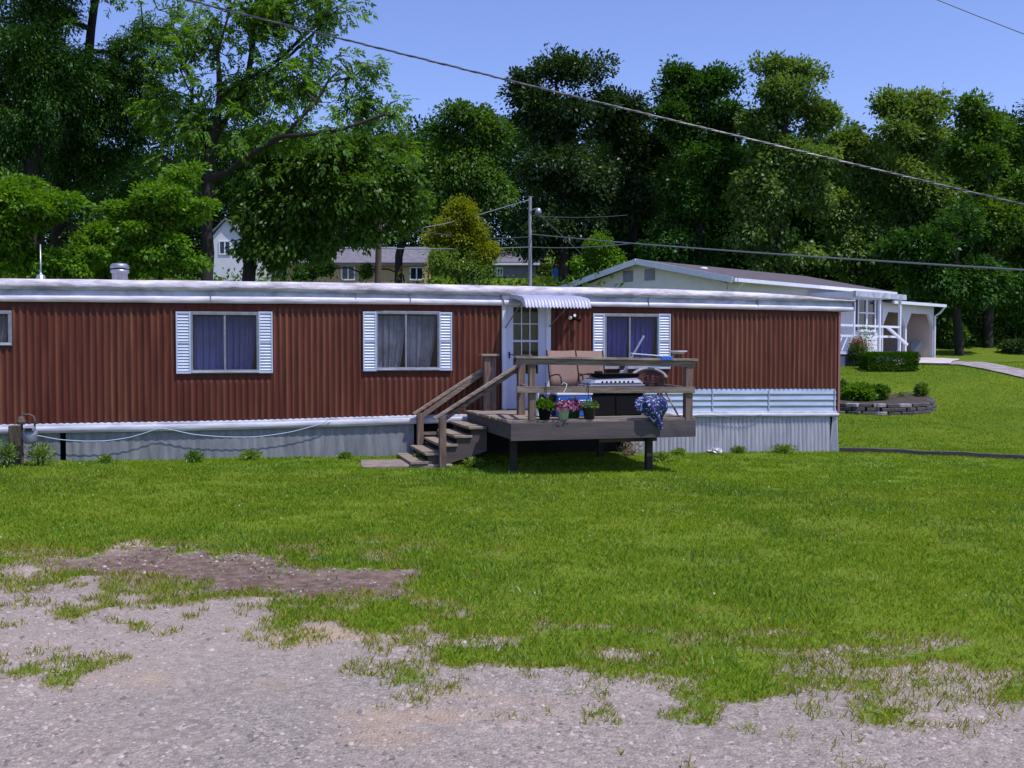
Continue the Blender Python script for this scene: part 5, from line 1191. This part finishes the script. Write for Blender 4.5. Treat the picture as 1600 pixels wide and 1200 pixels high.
    for i in tips: acc[i] += .014**2.2
    for i in range(nn_-1, 0, -1): acc[par[i]] += max(acc[i], .010**2.2)
    rad = np.maximum(acc, .010**2.2)**(1/2.2)*limb
    if r0: rad[:] = np.minimum(rad*(r0/rad[0]) if rad[0] > 0 else rad, r0); rad = np.maximum(rad, .010)
    # tubes
    N_ = np.array(nodes); I = np.array([i for i in range(1, nn_)]); Pp = np.array([par[i] for i in I]); A = N_[Pp]-np.array(b0); Bq = N_[I]-np.array(b0)
    dd = Bq-A; dd /= np.linalg.norm(dd, axis=1, keepdims=True)+1e-9; ref = np.where(np.abs(dd[:, 2:3]) > .9, np.array([[1., 0, 0]]), np.array([[0, 0, 1.]])); s1 = np.cross(dd, ref); s1 /= np.linalg.norm(s1, axis=1, keepdims=True); s2 = np.cross(dd, s1)
    m_ = 6; V = []
    rA = np.minimum(rad[Pp], rad[I]*1.5); rA[Pp < main] = np.where(I[Pp < main] < main, rad[Pp][Pp < main], rA[Pp < main]); rB = rad[I]
    for (E, rr_) in ((A, rA), (Bq+dd*rB[:, None]*.3, rB)):
        for q in range(m_): ang = 2*math.pi*q/m_; V.append(E+(s1*math.cos(ang)+s2*math.sin(ang))*rr_[:, None])
    V = np.stack(V, 1); ne = len(I); off = np.arange(ne)[:, None]*(2*m_)
    Qd = np.concatenate([off+np.array([[q, (q+1) % m_, m_+(q+1) % m_, m_+q]]) for q in range(m_)], 0)
    link('trunk', npmesh('trunk', V.reshape(-1, 3), Qd, 4, True), trunkm, t)
    # leaves
    per_ = per
    if not spray: per = int(per*LM_N); ls = ls*LM_S
    cn = np.repeat(np.arange(ncl), per); n2 = len(cn); U = rg.normal(size=(n2, 3)); U /= np.linalg.norm(U, axis=1, keepdims=True)
    cr = crad*(.45+1.0*rg.random(ncl)**1.3)[cn]
    r_ = rg.random(n2)**.5; Pl = Cc[cn]+U*(r_*cr)[:, None]*np.array([1, 1, flat]); Pl[:, 2] -= droop*(r_*cr)**2*.8
    cen = Cc.mean(0); out = Cc[cn]-cen; out /= np.linalg.norm(out, axis=1, keepdims=True)+1e-6
    Ax = U*.8+out*.4+rg.normal(size=(n2, 3))*.35; Ax[:, 2] -= .25+droop
    Nn = rg.normal(size=(n2, 3))*.55; Nn[:, 2] += .9; Nn += U*.35
    Pl = Pl-np.array(b0)
    if not spray:
        Ln = ls*(.6+.8*rg.random(n2)); Wd = Ln*wl*(.8+.4*rg.random(n2)); PV_, AV_, NV_ = Pl, Ax, Nn
    else:
        Ax /= np.linalg.norm(Ax, axis=1, keepdims=True); Bd = np.cross(Ax, Nn); Bd /= np.linalg.norm(Bd, axis=1, keepdims=True)+1e-6
        PV_ = []; AV_ = []; NV_ = []; Ln = []
        for (s_, sd_) in ((.25, 1), (.25, -1), (.55, 1), (.55, -1), (.85, 1), (.85, -1), (.95, 0)):
            PV_.append(Pl+Ax*ls*s_-np.array([0, 0, 1.])*ls*.25*s_*s_); a = Ax*(.75 if sd_ else 1)+Bd*sd_*.8; a[:, 2] -= .2; AV_.append(a+rg.normal(size=(n2, 3))*.12); NV_.append(Nn); Ln.append(np.full(n2, ls*.55)*(.7+.6*rg.random(n2)))
        PV_ = np.concatenate(PV_); AV_ = np.concatenate(AV_); NV_ = np.concatenate(NV_); Ln = np.concatenate(Ln); Wd = Ln*wl*.8
    leafobj('crown', PV_, AV_, NV_, Ln, Wd, leaf, t); return t
def hash_(s_):
    h = 7
    for c in s_: h = (h*131+ord(c)) & 0x7fffffff
    return h
BT = build_tree
BT('tree', 'tall dark fine leafed tree at the far left edge', 30, [(50, 440), (52, 260), (62, 100), (70, -60)], [(40, 40, 130, 110), (-60, 180, 130, 120), (90, 150, 90, 90), (40, 260, 90, 70), (-90, 330, 100, 100), (120, -70, 150, 90), (60, 100, 110, 100), (20, 200, 100, 90)], 'dark', 520, 120, .17, r0=.26, crad=.75, droop=.35, wl=.2)
BT('tree', 'tall dark tree with a forked trunk, second from the left', 32, [(92, 440), (100, 260), (140, 80), (160, -60)], [(170, 60, 90, 110), (190, 180, 90, 90), (215, 300, 70, 50), (180, 350, 90, 60), (140, 250, 70, 60), (170, -60, 100, 80), (140, 0, 90, 70), (100, 40, 60, 60), (130, 120, 90, 90), (200, 20, 80, 80), (230, 130, 50, 80), (250, 30, 40, 60), (150, 30, 50, 45), (160, 80, 50, 40), (150, 0, 60, 50), (120, 30, 45, 40), (185, 10, 45, 40)], 'dark', 520, 125, .17, r0=.28, crad=.75, droop=.35, wl=.2)
BT('walnut_tree', 'tall airy tree with dark branching limbs and sky showing through its crown', 29, [(322, 440), (322, 350), (329, 280), (326, 225), (346, 150), (342, 80), (360, 10), (352, -60)],
   [(300, 60, 75, 90), (250, 180, 50, 90), (250, 20, 70, 60), (360, -40, 160, 70), (420, 40, 80, 80), (520, 30, 80, 60), (570, 110, 50, 55), (470, 120, 80, 55), (560, 170, 60, 35), (380, 150, 60, 60), (310, 180, 50, 60), (430, 210, 70, 35), (610, 170, 35, 30), (500, -50, 90, 60), (290, 270, 60, 40)], 'walnut', 740, 8, .27, r0=.17, crad=.42, nsub=14, spray=True, wl=.26, shell=.6, limb=1.2, limbs=[[(330, 290, 0), (380, 255, -.5), (440, 215, -1), (490, 160, -1), (530, 100, -1)], [(440, 215, -1), (520, 205, -1.2), (600, 180, -1)], [(330, 240, 0), (305, 160, .5), (290, 70, .8), (270, -20, 1)], [(332, 215, 0), (385, 130, .5), (400, 40, .8), (430, -50, 1)], [(345, 120, 0), (440, 90, 1), (500, 30, 1.4)], [(328, 300, 0), (280, 260, 0), (240, 230, 0)]])
BT('young_tree', 'bright yellow green layered young tree at the left edge behind the roof', 24.5, [(60, 440), (60, 330)], [(30, 300, 70, 45), (70, 350, 90, 55), (10, 390, 90, 50), (110, 410, 70, 40), (-60, 330, 80, 70)], 'bright', 150, 160, .17, r0=.09, crad=.6, wl=.27, flat=.4, shell=.35)
BT('young_tree', 'bright green layered young tree left of the walnut trunk', 25.5, [(250, 440), (252, 350)], [(260, 320, 75, 40), (230, 380, 60, 50), (290, 385, 42, 42), (195, 330, 30, 30), (285, 275, 30, 25), (210, 400, 60, 35)], 'bright', 110, 160, .17, r0=.08, crad=.6, wl=.27, flat=.4, shell=.35)
BT('drooping_tree', 'broad mid green tree with drooping boughs above the tan house', 33, [(392, 440), (398, 380), (440, 300), (470, 240)], [(450, 270, 75, 55), (500, 300, 90, 50), (560, 290, 80, 50), (400, 300, 45, 45), (530, 250, 80, 50), (600, 270, 60, 55), (480, 330, 90, 35), (570, 325, 70, 32), (415, 350, 45, 45), (640, 320, 35, 28), (430, 220, 50, 30), (640, 350, 25, 14), (390, 385, 25, 22), (445, 388, 50, 24), (500, 392, 34, 14), (500, 378, 50, 16), (430, 400, 30, 22), (575, 365, 40, 14)], 'mid', 480, 70, .24, r0=.22, crad=.7, droop=.5, wl=.3)
BT('tree', 'dense mid green tree rising behind the drooping tree and the brown pole', 60, [(625, 440), (630, 300), (635, 240)], [(620, 240, 60, 40), (660, 270, 60, 50), (560, 240, 60, 35), (600, 320, 90, 50), (680, 330, 60, 40)], 'mid', 220, 80, .36, r0=.25, crad=1.3)
BT('locust_tree', 'light feathery tree just left of the grey pole with sky above it', 47, [(735, 440), (735, 320), (730, 200)], [(725, 185, 50, 22), (755, 195, 30, 18), (690, 205, 35, 20), (700, 235, 45, 30), (765, 215, 40, 35), (730, 270, 70, 45), (775, 300, 50, 45), (690, 300, 40, 35)], 'mid', 190, 85, .26, r0=.2, crad=.95, droop=.2)
BT('tree', 'tall dusty dark tree above the grey pole, highest of the middle row', 55, [(880, 440), (876, 300), (870, 130)], [(900, 110, 50, 40), (865, 110, 40, 35), (815, 145, 38, 32), (850, 190, 70, 45), (920, 180, 40, 50), (870, 270, 75, 60), (850, 360, 85, 60), (930, 300, 40, 60)], 'deep', 420, 95, .30, r0=.3, crad=1.05)
BT('tree', 'shorter dark tree between the two highest dark trees', 58, [(990, 440), (988, 300), (990, 180)], [(990, 165, 50, 30), (960, 200, 45, 45), (1000, 240, 60, 55), (980, 320, 65, 60), (1000, 390, 70, 40)], 'deep', 300, 90, .32, r0=.28, crad=1.1)
BT('tree', 'broad dark green tree above the gable of the cream house', 54, [(1090, 440), (1090, 300), (1090, 140)], [(1080, 130, 50, 38), (1125, 135, 40, 35), (1060, 190, 55, 50), (1120, 210, 65, 55), (1090, 300, 85, 65), (1060, 380, 70, 50)], 'dark', 400, 100, .30, r0=.3, crad=1.05)
BT('tree', 'pale green open crowned tree, right of the broad dark tree', 51, [(1215, 450), (1220, 300), (1230, 160)], [(1215, 105, 38, 28), (1265, 115, 40, 32), (1230, 160, 55, 40), (1190, 200, 45, 45), (1280, 190, 40, 38), (1230, 250, 75, 50), (1190, 320, 70, 55), (1270, 320, 55, 50), (1220, 390, 80, 45)], 'bluegreen', 390, 80, .30, r0=.24, crad=.95, shell=.5, flat=.8)
BT('tree', 'small pale tree in the dip of the treeline on the right', 56, [(1335, 450), (1335, 300)], [(1325, 220, 30, 30), (1345, 250, 40, 40), (1330, 320, 50, 60), (1330, 390, 60, 50)], 'bluegreen', 190, 80, .32, r0=.2, crad=1.0)
BT('tree', 'tall round crowned tree right of the dip in the treeline', 56, [(1425, 450), (1425, 300), (1425, 170)], [(1400, 165, 40, 30), (1450, 165, 40, 28), (1420, 215, 65, 45), (1395, 290, 60, 55), (1450, 300, 60, 55), (1400, 380, 70, 50)], 'bluegreen', 350, 85, .31, r0=.27, crad=1.05)
BT('tree', 'leafy tree at the right edge, its crown falling towards the edge', 50, [(1545, 480), (1545, 320), (1540, 200)], [(1515, 175, 35, 28), (1555, 215, 42, 38), (1520, 250, 55, 50), (1585, 290, 45, 50), (1540, 350, 75, 60), (1490, 400, 55, 60), (1620, 380, 60, 70)], 'mid', 370, 85, .30, r0=.26, crad=1.0)
BT('tree', 'dark shade tree rising behind the end of the carport', 47, [(1500, 520), (1498, 430), (1495, 330)], [(1480, 350, 60, 50), (1500, 420, 55, 50), (1450, 430, 45, 45), (1540, 440, 40, 40), (1420, 390, 60, 50)], 'dark', 240, 100, .27, r0=.2, crad=.95)
BT('tree', 'dark tree at the far right edge above the brush pile', 62, [(1620, 500), (1620, 380)], [(1600, 380, 70, 60), (1580, 450, 55, 40), (1660, 430, 60, 60), (1680, 300, 70, 80)], 'mid', 230, 90, .34, r0=.25, crad=1.1)
BT('bush_tree', 'rounded yellow green small tree above the roof left of the grey pole', 41, [(718, 440), (718, 400)], [(720, 345, 38, 26), (700, 372, 42, 26), (740, 378, 36, 26), (760, 395, 22, 18), (722, 325, 22, 12)], 'yellow', 150, 140, .15, r0=.10, crad=.6, shell=.4)
BT('bush_tree', 'brownish twiggy bush below the yellow green small tree', 40.5, [(718, 442), (718, 425)], [(720, 415, 55, 25), (690, 405, 28, 20), (745, 420, 30, 20)], 'weed', 60, 80, .13, r0=.08, crad=.6)
BT('young_tree', 'low bright green young tree between the two larger bright trees behind the roof', 27, [(168, 440), (168, 400)], [(165, 370, 42, 35), (150, 405, 50, 30), (195, 410, 45, 28)], 'bright', 80, 150, .17, r0=.07, crad=.6, wl=.27, flat=.5)
BT('young_tree', 'small light green tree by the left slope of the cream gable', 47, [(940, 440), (940, 400)], [(935, 385, 32, 22), (920, 410, 28, 22), (950, 410, 22, 20)], 'bright', 60, 110, .19, r0=.08, crad=.7)
BT('young_tree', 'small light green sapling in front of the tan house', 60, [(630, 440), (630, 430)], [(615, 424, 12, 10), (572, 424, 14, 12), (505, 418, 20, 14), (470, 422, 26, 16)], 'mid', 50, 90, .2, r0=.05, crad=.6)
# hillside undergrowth and far-off wood
def mass(name, n_, xr, yr, hr, leaf, ls, label, seed):
    rg = np.random.default_rng(seed); nc = n_//60; x = rg.uniform(xr[0], xr[1], nc); y = rg.uniform(yr[0], yr[1], nc); x = x*(y/60)
    k = ~((y < 47) & (x/y*F+800 > 1290) & (x/y*F+800 < 1500)); x = x[k]; y = y[k]; nc = len(x)
    if name == 'undergrowth' and seed == 7: pxx = x/y*F+800; k = ~((pxx > 425) & (pxx < 670)) | (rg.random(nc) < .12); x = x[k]; y = y[k]; nc = len(x)
    h = rg.random(nc)**.8*(hr*(.6+.8*fbm(x, y*0, .12, seed, 3))); z = tz_(x, y)+h
    c = np.repeat(np.arange(nc), 60); n2 = len(c); U = rg.normal(size=(n2, 3)); U /= np.linalg.norm(U, axis=1, keepdims=True)
    P = np.stack([x, y, z], 1)[c]+U*(rg.random(n2)**.5)[:, None]*np.array([1.5, 1.5, 1.1]); Nn = rg.normal(size=(n2, 3))*.6; Nn[:, 2] += .9
    P[:, 2] = np.maximum(P[:, 2], tz_(P[:, 0], P[:, 1])+.05)
    tag(leafobj(name, P, U+[0, 0, -.3], Nn, ls*(.6+.8*rg.random(n2)), ls*.3*(.7+.6*rg.random(n2)), leaf), label, 'woods', kind='stuff')
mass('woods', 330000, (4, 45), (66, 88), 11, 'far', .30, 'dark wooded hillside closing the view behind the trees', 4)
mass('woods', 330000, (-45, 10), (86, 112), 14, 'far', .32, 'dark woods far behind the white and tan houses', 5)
mass('undergrowth', 60000, (24, 44), (50, 66), 3.2, 'dark', .26, 'dark undergrowth along the foot of the trees at the right', 6)
mass('undergrowth', 90000, (-34, 6), (36, 66), 2.2, 'mid', .22, 'green scrub on the slope behind the roof of the red home', 7)
shrub('slope_bush', 1490, 545, 40, 42, 'bluegreen', 2600, .16, 'loose bush on the shaded grass right of the carport', 'bush')
shrub('slope_bush', 1540, 530, 34, 36, 'bluegreen', 2200, .16, 'dusty bush in front of the brush pile', 'bush')
shrub('slope_bush', 1592, 552, 60, 20, 'deep', 2600, .14, 'low dark bush above the drive at the right edge', 'bush')
# weeds along the foot of the skirting
wk = random.Random(5)
WL = [(62, 727, 42, 34, 'yellowish weeds growing round the gas meter'), (8, 731, 34, 44, 'leafy weeds at the far left around the wooden post'), (165, 722, 20, 10, 'small weed tuft on the grey skirting nearest the gas meter'), (303, 722, 30, 18, 'tall weed tuft under the left wide window'), (392, 720, 34, 14, 'weed tuft under the right shutter of the left wide window'), (540, 717, 22, 8, 'tiny weeds under the middle window'), (742, 731, 30, 14, 'broad leafed weeds at the foot of the stairs'), (655, 722, 16, 12, 'small clover tuft behind the bottom stair'), (1225, 708, 40, 12, 'weed tuft at the metal skirting near its right end'), (1155, 708, 22, 8, 'small weeds at the metal skirting near the paper litter'), (1030, 722, 50, 10, 'dark grass tuft round the deck support post'), (1060, 712, 20, 8, 'short weeds between the deck post and paper litter')]
for px, py, w_, h_, lab in WL: shrub('weed_tuft', px, py, w_, h_, 'weed', int(60+w_*12), .065, lab, 'weeds', 'weeds along the skirting', stems=3, wdt=.16, dens=.9)
